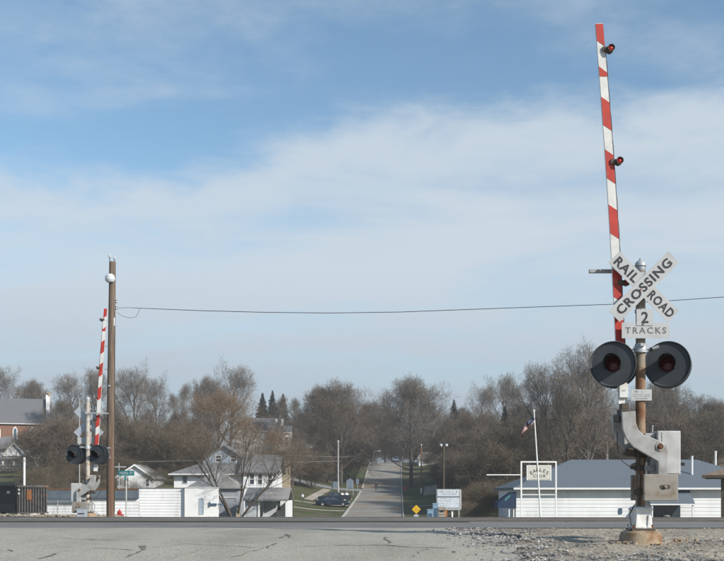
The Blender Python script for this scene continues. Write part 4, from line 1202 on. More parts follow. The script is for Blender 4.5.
# --- porch house below the church
PY = 188.0
pg = hgt(GX(8,PY),PY)
t = thing('house', 'white porch house with grey roofs below the brick church', 'house', (GX(8,PY),PY,pg-0.3))
l0 = t.location
gz0 = pg-0.6
b = MB(); b.box(GX(-30,PY)-l0.x, GX(22,PY)-l0.x, 2.5, 11, -0.5, PZ(449,PY)-l0.z); b.build('wall', M['greysiding'], t)
hip(t, GX(-34,PY), GX(23,PY), PY+1.8, PY+11.6, PZ(447.5,PY), PZ(436,PY+6), 'shinglegrey', 0.2, gutter=False)
gable(t, GX(3,PY), GX(25.5,PY), PY, PY+6, PZ(454,PY)-0.4, PZ(455,PY), PZ(443,PY), 'y', 'siding', 'shinglegrey', over=0.35, rn='porch_roof', wn_='porch_gable')
b = MB(); b.prism([(-0.5,PZ(459,PY)-l0.z),(-0.5,PZ(458.3,PY)-l0.z),(1.2,PZ(453.6,PY)-l0.z),(1.2,PZ(454.6,PY)-l0.z)], GX(-4,PY)-l0.x, GX(25.5,PY)-l0.x, 'yz'); b.build('lower_roof', M['shinglegrey'], t)
for px in (3,13.7,24.2):
    x = GX(px,PY)-l0.x; b = MB(); b.box(x-0.14,x+0.14,-0.1,0.18,-0.3,PZ(458.9,PY)-l0.z); b.build('post', M['trim'], t)
b = MB(); b.box(GX(-3,PY)-l0.x,GX(25,PY)-l0.x,-0.05,0.03,PZ(468.5,PY)-l0.z,PZ(467.2,PY)-l0.z); b.box(GX(-3,PY)-l0.x,GX(25,PY)-l0.x,-0.05,0.03,PZ(465.4,PY)-l0.z,PZ(465,PY)-l0.z); b.build('railing', M['trim'], t)
b = MB(); b.box(GX(-4,PY)-l0.x,GX(25.5,PY)-l0.x,-0.4,2.49,-0.5,PZ(470,PY)-l0.z); b.build('porch_floor', M['greyconc'], t)
for px in (6,16.5): window(t, GX(px,PY)-l0.x, GX(px+4.5,PY)-l0.x, PZ(467,PY)-l0.z, PZ(460,PY)-l0.z, 2.5, frame=0.14, pane='boxdark')
# --- grey roofs showing through the thicket behind the pole
RY = 150.0
t = thing('house', 'grey roofed house half hidden by thicket behind the street name sign', 'house', (GX(137,RY),RY,hgt(GX(137,RY),RY)-0.3))
gable(t, GX(117,RY), GX(153,RY), RY, RY+8, t.location.z-0.4, PZ(477,RY), PZ(465,RY), 'y', 'sidingworn', 'shinglepale', over=0.4)
window(t, GX(146,RY)-t.location.x, GX(149,RY)-t.location.x, PZ(486,RY)-t.location.z, PZ(479,RY)-t.location.z, 0.0, frame=0.12)
window(t, GX(124,RY)-t.location.x, GX(128,RY)-t.location.x, PZ(486,RY)-t.location.z, PZ(479,RY)-t.location.z, 0.0, frame=0.12)
# --- house on the right hill
QY = 205.0
qg = hgt(GX(512,QY),QY)
t = thing('house', 'tan house with pale roof hidden in trees behind the flag', 'house', (GX(512,QY),QY,qg-0.3))
gable(t, GX(487,QY), GX(536,QY), QY, QY+9, qg-0.5, PZ(434,QY), PZ(424,QY+4.5), 'x', 'tanwall', 'shinglepale', over=0.4, trim=False)
gable(t, GX(498,QY-2), GX(518,QY-2), QY-2, QY+3, qg-0.5, PZ(440,QY), PZ(430,QY), 'y', 'tanwall', 'shinglegrey', over=0.4, rn='front_roof', wn_='front_wall', trim=False)
window(t, GX(505.5,QY-2)-t.location.x, GX(510,QY-2)-t.location.x, PZ(446,QY-2)-t.location.z, PZ(438,QY-2)-t.location.z, -2.0, frame=0.2)
# --- small white house near the top of the street
SY = 238.0
sg_ = hgt(GX(430,SY),SY)
t = thing('house', 'small white house at the top right of the hill street', 'house', (GX(430,SY),SY,sg_-0.3))
gable(t, GX(419,SY), GX(440,SY), SY, SY+7, sg_-0.5, PZ(458,SY), PZ(452,SY), 'x', 'sidingworn', 'shinglegrey', over=0.3)
window(t, GX(424,SY)-t.location.x, GX(427,SY)-t.location.x, PZ(463,SY)-t.location.z, PZ(459.5,SY)-t.location.z, 0.0, frame=0.15)
# --- brown roofed shelter at the right edge
VY = 50.0
vg = hgt(GX(720,VY),VY)
t = thing('shelter', 'brown roofed shelter with dark post at the right edge', 'shelter', (GX(722,VY),VY,vg-0.05), -0.36)
l0 = t.location
ze_ = PZ(474.8,VY-0.2)-l0.z
vs = [(-0.9,-0.3,ze_),(5.2,-0.3,ze_),(5.2,5.5,ze_),(-0.9,5.5,ze_),(2.1,2.6,ze_+1.05)]
vs2 = [(x,y,z-0.14) for x,y,z in vs[:4]]
b = MB().add(vs+vs2, [(0,1,4),(1,2,4),(2,3,4),(3,0,4),(5,6,1,0),(6,7,2,1),(7,8,3,2),(8,5,0,3),(8,7,6,5)]); b.build('roof', M['shinglebrown'], t)
b = MB(); b.box(-0.94,5.24,-0.36,-0.303,ze_-0.15,ze_-0.02); b.build('fascia', M['wooddark'], t)
for x,y in ((-0.05,0.0),(4.4,0.0),(-0.05,4.6),(4.4,4.6)):
    b = MB(); b.box(x,x+0.2,y,y+0.2,-0.2,ze_-0.141); b.build('post', M['wooddark'], t)
b = MB(); b.box(0.16,4.39,0.35,4.6,-0.2,ze_-0.145); b.build('kiosk_wall', M['tanwall'], t)

# ------------------------------------------------------------------ street furniture
# dumpster
DY = 45.5
dz_ = hgt(GX(10,DY),DY)
t = thing('dumpster', 'dark steel dumpster with ribbed rusty side at the left edge', 'dumpster', (GX(17,44.7),44.7,dz_-0.02), math.radians(42))
hD = PZ(485.5,45)-dz_
# local: near vertical edge at origin, ribbed side runs along +x, plain end along -y' (built along -x rotated)
b = MB(); b.prism([(0.0,0.12),(0.0,hD),(2.9,hD),(2.9,0.12)], 0.0, 1.42, 'yz'); body = b.build('body', M['dumpster'], t, bevel=0.01)
b = MB()
b.prism([(0.004,0.12),(0.35,0.12),(0.05,0.55),(0.004,0.55)], 0.05, 1.3, 'yz')
b = MB()
for k in range(11):
    x = 0.06+k*0.128
    MB().box(x,x+0.05,-0.055,-0.003,0.16,hD-0.06).build('rib', M['dumprib'], t)
b = MB(); b.box(-0.03,1.45,-0.075,0.02,hD-0.055,hD+0.03); b.box(-0.03,1.45,-0.07,-0.002,0.10,0.155); b.build('rim', M['dumprib'], t)
b = MB(); b.box(-0.07,-0.003,0.0,2.1,hD-0.055,hD+0.03); b.build('rim', M['dumpster'], t)
b = MB(); b.prism([(0.05,0.13),(1.9,0.13),(1.9,0.55),(0.22,0.55)], -0.012, -0.003, 'yz'); b.build('lower_panel', M['black'], t)
b = MB(); b.box(-0.02,-0.003,0.75,1.1,hD-0.34,hD-0.22); b.build('label_plate', M['sign'], t)
for zz in (0.13,0.30): 
    b = MB(); b.box(0.02,0.10,-0.065,-0.056,hD-zz-0.07,hD-zz); b.build('label_plate', M['sign'], t)
b = MB(); b.box(0.42,0.66,-0.062,-0.056,hD-0.62,hD-0.16); b.build('rust_patch', M['rust'], t)
for x,y in ((0.15,0.15),(1.25,0.15),(0.15,1.9),(1.25,1.9)):
    b = MB(); b.lathe([(0.09,-0.03),(0.09,0.03)], 12, Matrix.Translation((x,y,0.08)) @ Matrix.Rotation(math.radians(90),4,'X')); b.box(x-0.04,x+0.04,y-0.05,y+0.05,0.06,0.12); b.build('castor', M['iron'], t)
# chain link fence between dumpster and signal
FYY = 52.0
fx0, fx1 = GX(38,FYY), GX(77,FYY)
t = thing('chain_link_fence', 'low grey chain-link fence panel between dumpster and far signal', 'fence', (fx0,FYY,hgt(fx0,FYY)-0.05))
fw, fh = fx1-fx0, PZ(501.5,FYY)-t.location.z
b = MB()
st = 0.16
k = -int(fh/st)-1
while k*st < fw:
    for s in (1,-1):
        x0 = k*st if s>0 else k*st+fh; x1_ = x0+fh*s
        za, zb = 0.0, fh
        def clip(x0,za,x1,zb):
            pts=[]
            dxx=x1-x0
            t0,t1=0.0,1.0
            for lo in (0,):
                if dxx>0: t0=max(t0,(0-x0)/dxx); t1=min(t1,(fw-x0)/dxx)
                else: t0=max(t0,(fw-x0)/dxx); t1=min(t1,(0-x0)/dxx)
            if t1<=t0: return None
            return (x0+dxx*t0,za+(zb-za)*t0),(x0+dxx*t1,za+(zb-za)*t1)
        c = clip(x0,za,x1_,zb)
        if c: b.tube([(c[0][0],0.004*s,c[0][1]),(c[1][0],0.004*s,c[1][1])], 0.006, 3, cap=False)
    k += 1
b.build('mesh', M['steel'], t)
for x in (0, fw/2, fw):
    b = MB(); b.tube([(x,0.03,-0.1),(x,0.03,fh+0.05)], 0.03, 8); b.build('post', M['steel'], t)
b = MB(); b.tube([(0,0.0,fh),(fw,0.0,fh)], 0.02, 6); b.build('top_rail', M['steel'], t)

# hydrant
hy = 60.0
t = thing('fire_hydrant', 'red fire hydrant in front of the low white building', 'hydrant', (GX(119.5,hy),hy,PZ(518.5,hy)-0.12))
b = MB(); b.lathe([(0.17,0),(0.17,0.05),(0.115,0.06),(0.115,0.42),(0.15,0.44),(0.15,0.49),(0.12,0.5),(0.10,0.58),(0.05,0.63)], 16); b.build('barrel', M['hydrant'], t, smooth=True)
b = MB(); b.lathe([(0.03,0.63),(0.03,0.69)], 5); b.build('operating_nut', M['hydrant'], t)
for ang, r_ in ((0,0.06),(180,0.06),(-90,0.085)):
    a = math.radians(ang)
    b = MB(); b.tube([(0.09*math.cos(a),0.09*math.sin(a),0.33),(0.21*math.cos(a),0.21*math.sin(a),0.33)], r_, 10); b.tube([(0.21*math.cos(a),0.21*math.sin(a),0.33),(0.25*math.cos(a),0.25*math.sin(a),0.33)], r_*0.6, 6); b.build('outlet', M['hydrant'], t)
# street name sign
sy_ = 40.0
t = thing('street_name_sign', 'teal street name sign on a pale post by the hydrant', 'street sign', (GX(126.2,sy_),sy_,hgt(GX(126.2,sy_),sy_)-0.05))
zs = PZ(473.3,sy_)-t.location.z
b = MB(); b.tube([(0,0,-0.1),(0,0,PZ(476,sy_)-t.location.z)], 0.028, 8); b.build('post', M['castlight'], t)
b = MB(); b.box(-0.32,0.32,-0.004,0.004,zs-0.09,zs+0.11); pl = b.build('name_plate', M['streetsign'], t)
for w_, x_, f_ in (('MAIN',-0.09,0.32),('ST',0.2,0.13)): text_ob('lettering', w_, 0.15, M['sign'], pl, Matrix.Translation((x_,-0.006,zs+0.01)) @ Matrix.Rotation(math.radians(90),4,'X'), bold=0.001, depth=0.001, fit=(f_,0.105))
b = MB(); b.box(-0.006,0.006,-0.30,0.30,zs-0.27,zs-0.10); pl = b.build('cross_plate', M['streetsign'], t)
b = MB(); b.box(-0.05,0.08,-0.04,0.03,zs-0.2,zs-0.105); b.build('bracket', M['castlight'], t)
# grey cabinet by the far signal
t = thing('signal_cabinet', 'low grey metal cabinet at the foot of the far crossing signal', 'cabinet', (GX(82.3,yl-0.6),yl-0.6,hgt(GX(82,yl),yl)-0.02))
b = MB(); b.box(-0.16,0.14,-0.12,0.12,0,0.34); b.build('body', M['signback'], t, bevel=0.01)
b = MB(); b.box(-0.11,0.10,-0.128,-0.121,0.15,0.19); b.build('handle', M['iron'], t)
b = MB(); b.box(-0.18,0.16,-0.14,0.14,0.341,0.36); b.build('lid', M['steel'], t)
# white post behind the dumpster
py_ = 66.0
t = thing('white_post', 'white upright post rising behind the dumpster', 'post', (GX(24.3,py_),py_,hgt(GX(24.3,py_),py_)-0.1))
b = MB(); b.lathe([(0.075,-0.2),(0.075,PZ(462,py_)-t.location.z)], 10); b.build('shaft', M['whitepaint'], t)
b = MB(); b.lathe([(0.095,0),(0.095,0.25),(0.05,0.33)], 10, Matrix.Translation((0,0,PZ(462,py_)-t.location.z))); b.build('cap', M['castlight'], t)

# eagles club sign frame
sy2 = 70.0
sgz = hgt(GX(538,sy2),sy2)
t = thing('sign_frame', 'white pipe frame holding the club sign in front of the building', 'sign frame', (GX(521.3,sy2),sy2,sgz-0.1))
fw = GX(556,sy2)-GX(521.3,sy2); fz = PZ(461.8,sy2)-t.location.z
for x in (0.0, fw):
    b = MB(); b.box(x-0.05,x+0.05,-0.05,0.05,-0.3,fz-0.051); b.build('post', M['whitepaint'], t)
b = MB(); b.box(-0.05,fw+0.05,-0.05,0.05,fz-0.05,fz+0.05); b.build('top_rail', M['whitepaint'], t)
za = PZ(474.7,sy2)-t.location.z
b = MB(); b.box(GX(486.5,sy2)-t.location.x,-0.051,-0.035,0.035,za-0.035,za+0.035); b.build('side_arm', M['whitepaint'], t)
zl2 = PZ(494.5,sy2)-t.location.z
b = MB(); b.box(0.051,fw-0.051,-0.025,0.025,zl2-0.03,zl2+0.03); b.build('lower_rail', M['whitepaint'], t)
sx0, sx1 = GX(526.5,sy2)-t.location.x, GX(551,sy2)-t.location.x
sz1, sz0 = PZ(465.3,sy2)-t.location.z, PZ(480.2,sy2)-t.location.z
ts = thing('club_sign', 'cream sign reading EAGLES CLUB hung in the white frame', 'sign', (t.location.x,sy2,t.location.z))
b = MB(); b.box(sx0,sx1,-0.09,0.09,sz0,sz1); b.build('sign_box', M['castlight'], ts, bevel=0.01)
b = MB(); b.box(sx0+0.10,sx1-0.08,-0.097,-0.0905,sz0+0.06,sz1-0.07); pn = b.build('sign_face', mat('cream sign face',(0.60,0.585,0.53),(0.55,0.53,0.48),3,rough=0.5), ts)
for q in ((sx0-0.01,sx1+0.01,sz1-0.06,sz1+0.01),(sx0+0.0,sx0+0.08,sz0,sz1-0.062),(sx1-0.07,sx1+0.01,sz0-0.02,sz1-0.062)):
    b = MB(); b.box(q[0],q[1],-0.11,-0.0915,q[2],q[3]); b.build('sign_border', M['whitepaint'], ts)
xm = (sx0+sx1)/2+0.02
for i, ch in enumerate('EAGLES'):
    a = math.radians(-38+76*i/5)
    R_ = 0.95
    x, z = xm+R_*math.sin(a)*0.95, (sz0+sz1)/2-0.74+R_*math.cos(a)
    text_ob('lettering', ch, 0.34, M['ink'], pn, Matrix.Translation((x,-0.099,z-0.01)) @ Matrix.Rotation(a*0.75,4,'Y') @ Matrix.Rotation(math.radians(90),4,'X'), bold=0.006, depth=0.001)
text_ob('lettering', 'CLUB', 0.27, M['ink'], pn, Matrix.Translation((xm,-0.099,(sz0+sz1)/2-0.22)) @ Matrix.Rotation(math.radians(90),4,'X'), bold=0.005, spacing=1.3, sx=1.1, depth=0.001)
for x in (sx0+0.2, sx1-0.2):
    b = MB(); b.tube([(x,0,sz1-0.003),(x,0,fz-0.052)], 0.012, 5); b.build('hanger', M['steel'], ts)
# flagpole and flag
fy = 66.5
p0, p1 = W(541,518,fy), W(534,411.5,fy)
fg = hgt(p0.x,fy)
t = thing('flagpole', 'leaning white flagpole in front of the club sign', 'flagpole', (p0.x,fy,fg-0.1))
top = Vector((p1.x-p0.x,0,p1.z-t.location.z))
b = MB(); b.tube([(0,0,-0.2),tuple(top*0.5),tuple(top)], [0.06,0.05,0.035], 10); b.build('pole', M['whitepaint'], t, smooth=True)
b = MB(); b.lathe([(0.05,0),(0.07,0.05),(0.05,0.12),(0.0,0.14)], 10, Matrix.Translation(top)); b.build('finial', M['whitepaint'], t)
b = MB(); b.tube([tuple(top*0.45+Vector((-0.05,-0.06,0))),tuple(top*0.52+Vector((-0.05,-0.06,0)))], 0.03, 6); b.build('cleat', M['iron'], t)
tf = thing('flag', 'stars and stripes flag hanging limp from the leaning flagpole', 'flag', (t.location.x+top.x, fy, t.location.z+top.z))
def fp(u, v):
    # u along fly 0..1, v down hoist 0..1 ; drooping cloth
    x = -0.04 - 0.86*u + 0.06*v + 0.05*math.sin(u*9+v*2)
    z = -0.10 - 0.55*v*(1-0.45*u) - 1.25*u - 0.10*math.sin(u*7)
    y = 0.16*math.sin(u*11+v*3.5)*(0.3+u) + 0.1*math.sin(v*7+u*3)
    return (x, y, z)
def cloth(name, m, u0,u1,v0,v1,nu,nv, dy=0.0):
    vs = [tuple(np.array(fp(u0+(u1-u0)*i/nu, v0+(v1-v0)*j/nv))+np.array((0,dy,0))) for j in range(nv+1) for i in range(nu+1)]
    fs = [(j*(nu+1)+i,j*(nu+1)+i+1,(j+1)*(nu+1)+i+1,(j+1)*(nu+1)+i) for j in range(nv) for i in range(nu)]
    o = MB().add(vs,fs).build(name,m,tf,smooth=True)
    md = o.modifiers.new('thick','SOLIDIFY'); md.thickness = 0.006
    return o
cloth('canton', M['flagblue'], 0,0.5,0,9/13,10,6)
for k in range(13):
    cloth('stripe', M['flagred'] if k%2==0 else M['flagwhite'], 0.5 if k<9 else 0.0, 1.0, k/13, (k+1)/13, 16, 1)
b = MB(); r = random.Random(2)
for i in range(5):
    for j in range(4):
        c = fp(0.05+0.08*i, 0.07+0.12*j); b.lathe([(0.018,-0.003),(0.018,0.003)],5,Matrix.Translation((c[0],c[1]-0.012,c[2])) @ Matrix.Rotation(math.radians(90),4,'X'))
b.build('star', M['flagwhite'], tf)['kind'] = 'stuff'

# sign board on posts
by_ = 88.0
t = thing('message_board', 'pale message board with dark rows of print on posts', 'sign board', (GX(448,by_),by_,hgt(GX(448,by_),by_)-0.1))
X = lambda px: GX(px,by_)-t.location.x
Z = lambda py: PZ(py,by_)-t.location.z
b = MB(); b.box(X(436.3),X(460.5),-0.10,0.10,Z(510.2),Z(489)); cab = b.build('cabinet', M['steel'], t, bevel=0.03)
b = MB(); b.box(X(437.8),X(458.8),-0.108,-0.1005,Z(507.2),Z(490)); fc = b.build('face', M['board'], cab)
b = MB(); b.box(X(459.2),X(461.3),-0.09,0.09,Z(509),Z(489.8)); b.build('edge', M['sign'], cab)
b = MB(); b.box(X(437.4),X(459.2),-0.125,-0.109,Z(497.1),Z(496.3)); b.build('divider', M['ink'], cab)
text_marks('print', fc, [(X(439.5),X(457),Z(491.8),0.15),(X(441),X(456.5),Z(494.2),0.12)], -0.1095, M['greyink'], 21)
text_marks('print', fc, [(X(439),X(451.5),Z(498.6),0.07),(X(439),X(451),Z(500.9),0.07),(X(439),X(450),Z(503.6),0.08),(X(439),X(447),Z(505.7),0.06),(X(456.5),X(458),Z(498.6),0.07),(X(456.5),X(458),Z(503.6),0.07)], -0.1095, M['greyink'], 22)
for px, mm in ((438.5,'steel'),(459,'steel')):
    b = MB(); b.box(X(px)-0.05,X(px)+0.05,-0.05,0.05,-0.3,Z(510.2)-0.004); b.build('post', M[mm], t)
t = thing('marker_post', 'white marker post under the message board', 'post', (GX(452.3,86),86,hgt(GX(452.3,86),86)-0.2))
b = MB(); b.box(-0.07,0.07,-0.04,0.04,0,PZ(510.8,86)-t.location.z-0.1); b.build('shaft', M['whitepaint'], t)
b = MB(); b.prism([(-0.07,0),(0.07,0),(0.0,0.1)], -0.04, 0.04, M=Matrix.Translation((0,0,PZ(510.8,86)-t.location.z-0.099))); b.build('tip', M['whitepaint'], t)
t = thing('marker_post', 'rusty orange and white post under the message board', 'post', (GX(446.2,85),85,hgt(GX(446.2,85),85)-0.2))
hh = PZ(509.5,85)-t.location.z
b = MB(); b.box(-0.05,0.05,-0.03,0.03,0,hh*0.62); b.build('shaft', M['sign'], t)
b = MB(); b.box(-0.10,0.07,-0.04,0.04,hh*0.62+0.002,hh); b.build('panel', M['orange'], t)
# yellow diamond
yy_ = 119.0
t = thing('warning_sign', 'yellow diamond warning sign with pale plate right of the street', 'warning sign', (GX(416.3,yy_),yy_,hgt(GX(416.3,yy_),yy_)-0.1))
zc = PZ(509.2,yy_)-t.location.z
b = MB(); b.tube([(0,0.04,-0.2),(0,0.04,zc+0.3)], 0.035, 6); b.build('post', M['steel'], t)
b = MB(); b.box(-0.38,0.38,-0.005,0.005,-0.38,0.38, Matrix.Translation((0,0,zc)) @ Matrix.Rotation(math.radians(45),4,'Y')); dm = b.build('diamond', M['yellow'], t)
text_marks('legend', dm, [(-0.22,0.22,zc+0.08,0.11),(-0.25,0.25,zc-0.08,0.11)], -0.007, mat('worn dark legend',(0.25,0.17,0.03),rough=0.6), 31)
b = MB(); b.box(-0.27,0.27,-0.005,0.005,PZ(519,yy_)-t.location.z,PZ(514.3,yy_)-t.location.z); b.build('plate', M['sign'], t)
# blue boxes
for px, p0, p1, y_, lab in ((430.0,518,509,75.0,'short pale blue newspaper box right of the yellow sign'),(435.4,518,503,76.0,'taller pale blue newspaper box beside the tan stone pillar')):
    t = thing('newspaper_box', lab, 'newspaper box', (GX(px,y_),y_,hgt(GX(px,y_),y_)-0.02), group='newspaper boxes')
    w_ = 0.21; h_ = PZ(p1,y_)-t.location.z
    b = MB(); b.box(-w_,w_,-0.2,0.2,0.15,h_*0.97); b.build('body', M['boxblue'], t, bevel=0.02)
    b = MB(); b.box(-w_*0.7,w_*0.7,-0.208,-0.2025,h_*0.45,h_*0.85); b.build('door_window', M['boxdark'], t)
    b = MB(); b.box(-w_-0.02,w_+0.02,-0.22,0.22,h_*0.97+0.003,h_); b.build('hood', M['boxblue'], t)
    for sx in (-1,1):
        b = MB(); b.box(sx*0.15-0.03,sx*0.15+0.03,-0.15,0.15,0,0.149); b.build('leg', M['iron'], t)
# stone pillar
y_ = 73.0
t = thing('stone_pillar', 'tan stone pillar bin with dark slot beside the blue boxes', 'pillar', (GX(441.5,y_),y_,hgt(GX(441.5,y_),y_)-0.05))
h_ = PZ(507.5,y_)-t.location.z
for k in range(4):
    z0, z1 = h_*k/4, h_*(k+1)/4-0.012
    b = MB(); q = 0.24+(0.012 if k%2 else 0); b.box(-q,q,-q,q,z0,z1); b.build('stone_block', M['stone'], t, bevel=0.02)
b = MB(); b.box(-0.27,0.27,-0.27,0.27,h_-0.01,h_+0.05); b.build('cap', M['stone'], t, bevel=0.02)
b = MB(); b.box(-0.1,0.1,-0.262,-0.256,h_*0.84,h_*0.9); b.build('slot', M['ink'], t)
b = MB(); b.box(-0.45,-0.262,-0.2,0.2,0,h_*0.55); b.build('side_block', M['stone'], t, bevel=0.02)

# poles
def street_pole(px, y, ptop, m, label, kind='plain', w=0.11, pbase=None):
    x = GX(px,y)
    t = thing('street_pole', label, 'pole', (x,y,hgt(x,y)-0.1))
    h = PZ(ptop,y)-t.location.z
    b = MB(); b.tube([(0,0,-0.3),(0,0,h)], [w,w*0.7], 8); b.build('shaft', M[m], t)
    if kind == 'ball':
        b = MB(); b.lathe([(0.0,-0.05),(0.14,0.02),(0.17,0.12),(0.12,0.25),(0.0,0.3)], 10, Matrix.Translation((0,0,h))); b.build('lamp_globe', M['porcelain'], t)
    if kind == 'twin':
        b = MB(); b.box(-0.35,0.35,-0.05,0.05,h-0.08,h+0.02); b.build('lamp_arm', M['iron'], t)
        for sx in (-1,1):
            b = MB(); b.lathe([(0.10,0.0),(0.16,0.1),(0.14,0.25),(0.0,0.3)], 10, Matrix.Translation((sx*0.3,0,h+0.02))); b.build('flood_lamp', M['porcelain'] , t)
    if kind == 'cross':
        b = MB(); b.box(-0.8,0.8,-0.05,0.05,h-0.5,h-0.35); b.build('cross_arm', M[m], t)
    if kind == 'whitefoot':
        b = MB(); b.lathe([(w*1.15,0.0),(w*1.15,1.0)], 8, Matrix.Translation((0,0,0.05))); b.build('painted_foot', M['whitepaint'], t)
        b = MB(); b.lathe([(0.05,0),(0.14,0.05),(0.12,0.25),(0,0.3)], 8, Matrix.Translation((0,0,h))); b.build('lamp_globe', M['porcelain'], t)
        b = MB(); b.box(0.0,0.9,-0.1,0.1,h*0.62,h*0.62+0.12); b.build('lamp_head', M['porcelain'], t)
    if kind == 'lamp':
        b = MB(); b.tube([(0,0,h-0.05),(0.6,0,h+0.25),(1.1,0,h+0.25)], 0.05, 6); b.build('lamp_arm', M['steel'], t)
        b = MB(); b.box(1.0,1.6,-0.15,0.15,h+0.18,h+0.36); b.build('lamp_head', M['porcelain'], t)
    return t
street_pole(338.2,175,442,'castlight','tall pale lamp pole left of the hill street','ball',0.14)
street_pole(421.3,182,445.5,'woodred','reddish brown pole with white painted foot right of the street','whitefoot',0.15)
street_pole(443.8,110,446.5,'wooddark','dark pole with twin floodlights behind the message board','twin',0.11)
street_pole(119,112,463,'steel','thin grey pole with crossbar behind the street name sign','cross',0.07)
street_pole(79.5,130,398,'castlight','very thin pale mast left of the far crossing signal','plain',0.07)
street_pole(402.5,244,456,'steel','far lamp pole at the upper right of the hill street','plain',0.07)
street_pole(373.5,235,452,'steel','far lamp pole at the upper left of the hill street','lamp',0.08)
street_pole(293.5,96,480,'wooddark','thin dark pole standing before the lawn right of the carport','plain',0.05)
# notice boards on the left lawn
for px, y_, p0, p1, w_, lab, pent in ((335.5,176,488,481.5,1.15,'blue grey notice board on two posts behind the pickup',False),(350,178,488,480,1.0,'grey peaked notice board between lamp pole and street',True)):
    x = GX(px,y_)
    t = thing('notice_board', lab, 'notice board', (x,y_,hgt(x,y_)-0.1), group='notice boards on the lawn')
    z0, z1 = PZ(p0,y_)-t.location.z, PZ(p1,y_)-t.location.z
    if z0 < 0.3: z1 += 0.4-z0; z0 = 0.4
    b = MB(); b.prism([(-w_/2,z0),(w_/2,z0),(w_/2,z1)]+([(0,z1+0.35)] if pent else [])+[(-w_/2,z1)], -0.04, 0.04); b.build('board', M['boardgrey'], t)
    for sx in (-1,1):
        b = MB(); b.box(sx*(w_/2+0.05)-0.045,sx*(w_/2+0.05)+0.045,-0.05,0.05,-0.3,z1); b.build('post', M['steel'], t)
# post boxes
t = thing('street_sign', 'plain grey sign on a post at the left kerb corner', 'sign', (GX(357.5,186),186,hgt(GX(357.5,186),186)-0.1))
b = MB(); b.tube([(0,0,-0.2),(0,0,2.7)], 0.05, 6); b.build('post', M['steel'], t)
b = MB(); b.box(-0.28,0.28,-0.07,-0.052,1.7,2.6); b.build('plate', M['boardgrey'], t)
t = thing('stop_sign', 'small faded red sign on a post at the right kerb corner', 'stop sign', (GX(405,186),186,hgt(GX(405,186),186)-0.1))
zc = PZ(488.5,186)-t.location.z
b = MB(); b.tube([(0,0.03,-0.2),(0,0.03,zc)], 0.05, 6); b.build('post', M['steel'], t)
b = MB(); b.lathe([(0.44,-0.012),(0.44,0.012)], 8, Matrix.Translation((0,0,zc)) @ Matrix.Rotation(math.radians(90),4,'X') @ Matrix.Rotation(math.radians(22.5),4,'Z')); b.build('plate', M['stopred'], t)
# little yard objects on the left lawn
t = thing('lawn_lamp', 'small white lamp on a dark post beside the parked car', 'lamp', (GX(302.5,141),141,hgt(GX(302.5,141),141)-0.05))
b = MB(); b.tube([(0,0,0),(0,0,1.5)], 0.05, 6); b.build('post', M['iron'], t)
b = MB(); b.lathe([(0.05,1.5),(0.2,1.58),(0.22,1.8),(0.1,1.95),(0.0,1.97)], 8); b.build('lantern', M['porcelain'], t)

# thin wires in the background
for pts, lab in (([(139,461.5,120),(230,460,120),(300,462,120),(340,461,175)],'thin background wire above the grey house roof'),
                 ([(286,455,160),(338,457,175),(373,455,235)],'thin background wire at the lamp pole left of the street')):
    b = MB(); b.tube([W(*p) for p in pts], 0.022, 4); tag(b.build('overhead_wire', M['steel']), lab, 'wire')

# ------------------------------------------------------------------ vehicles
def wheel(t, x, y, r, side):
    A = Matrix.Translation((x,y,r)) @ Matrix.Rotation(math.radians(90*side),4,'X')
    b = MB(); b.lathe([(r*0.62,-0.11),(r*0.93,-0.11),(r,-0.07),(r,0.07),(r*0.93,0.11),(r*0.62,0.11)], 20, A); w = b.build('wheel', M['tyre'], t, smooth=True)
    b = MB(); b.lathe([(r*0.64,0.08),(r*0.64,0.113),(r*0.5,0.10),(r*0.2,0.125),(0.0,0.13)], 20, A); b.build('rim', M['rim'], w, smooth=True)
def loft(sections, name, m, parent, bevel=0.03):
    """sections: list of (x, [(y,z)...]) equal counts"""
    n = len(sections[0][1]); vs, fs = [], []
    for x, pr in sections: vs += [(x,y,z) for y,z in pr]
    for i in range(len(sections)-1):
        for k in range(n): fs.append((i*n+k,i*n+(k+1)%n,(i+1)*n+(k+1)%n,(i+1)*n+k))
    fs += [tuple(range(n))[::-1], tuple(range((len(sections)-1)*n,len(sections)*n))]
    return MB().add(vs,fs).build(name,m,parent,bevel=bevel)
def sec(w, z0, z1, zs):
    return [(-w*0.94,z0),(-w,z0+0.12),(-w,zs),(-w*0.9,z1),(w*0.9,z1),(w,zs),(w,z0+0.12),(w*0.94,z0)]
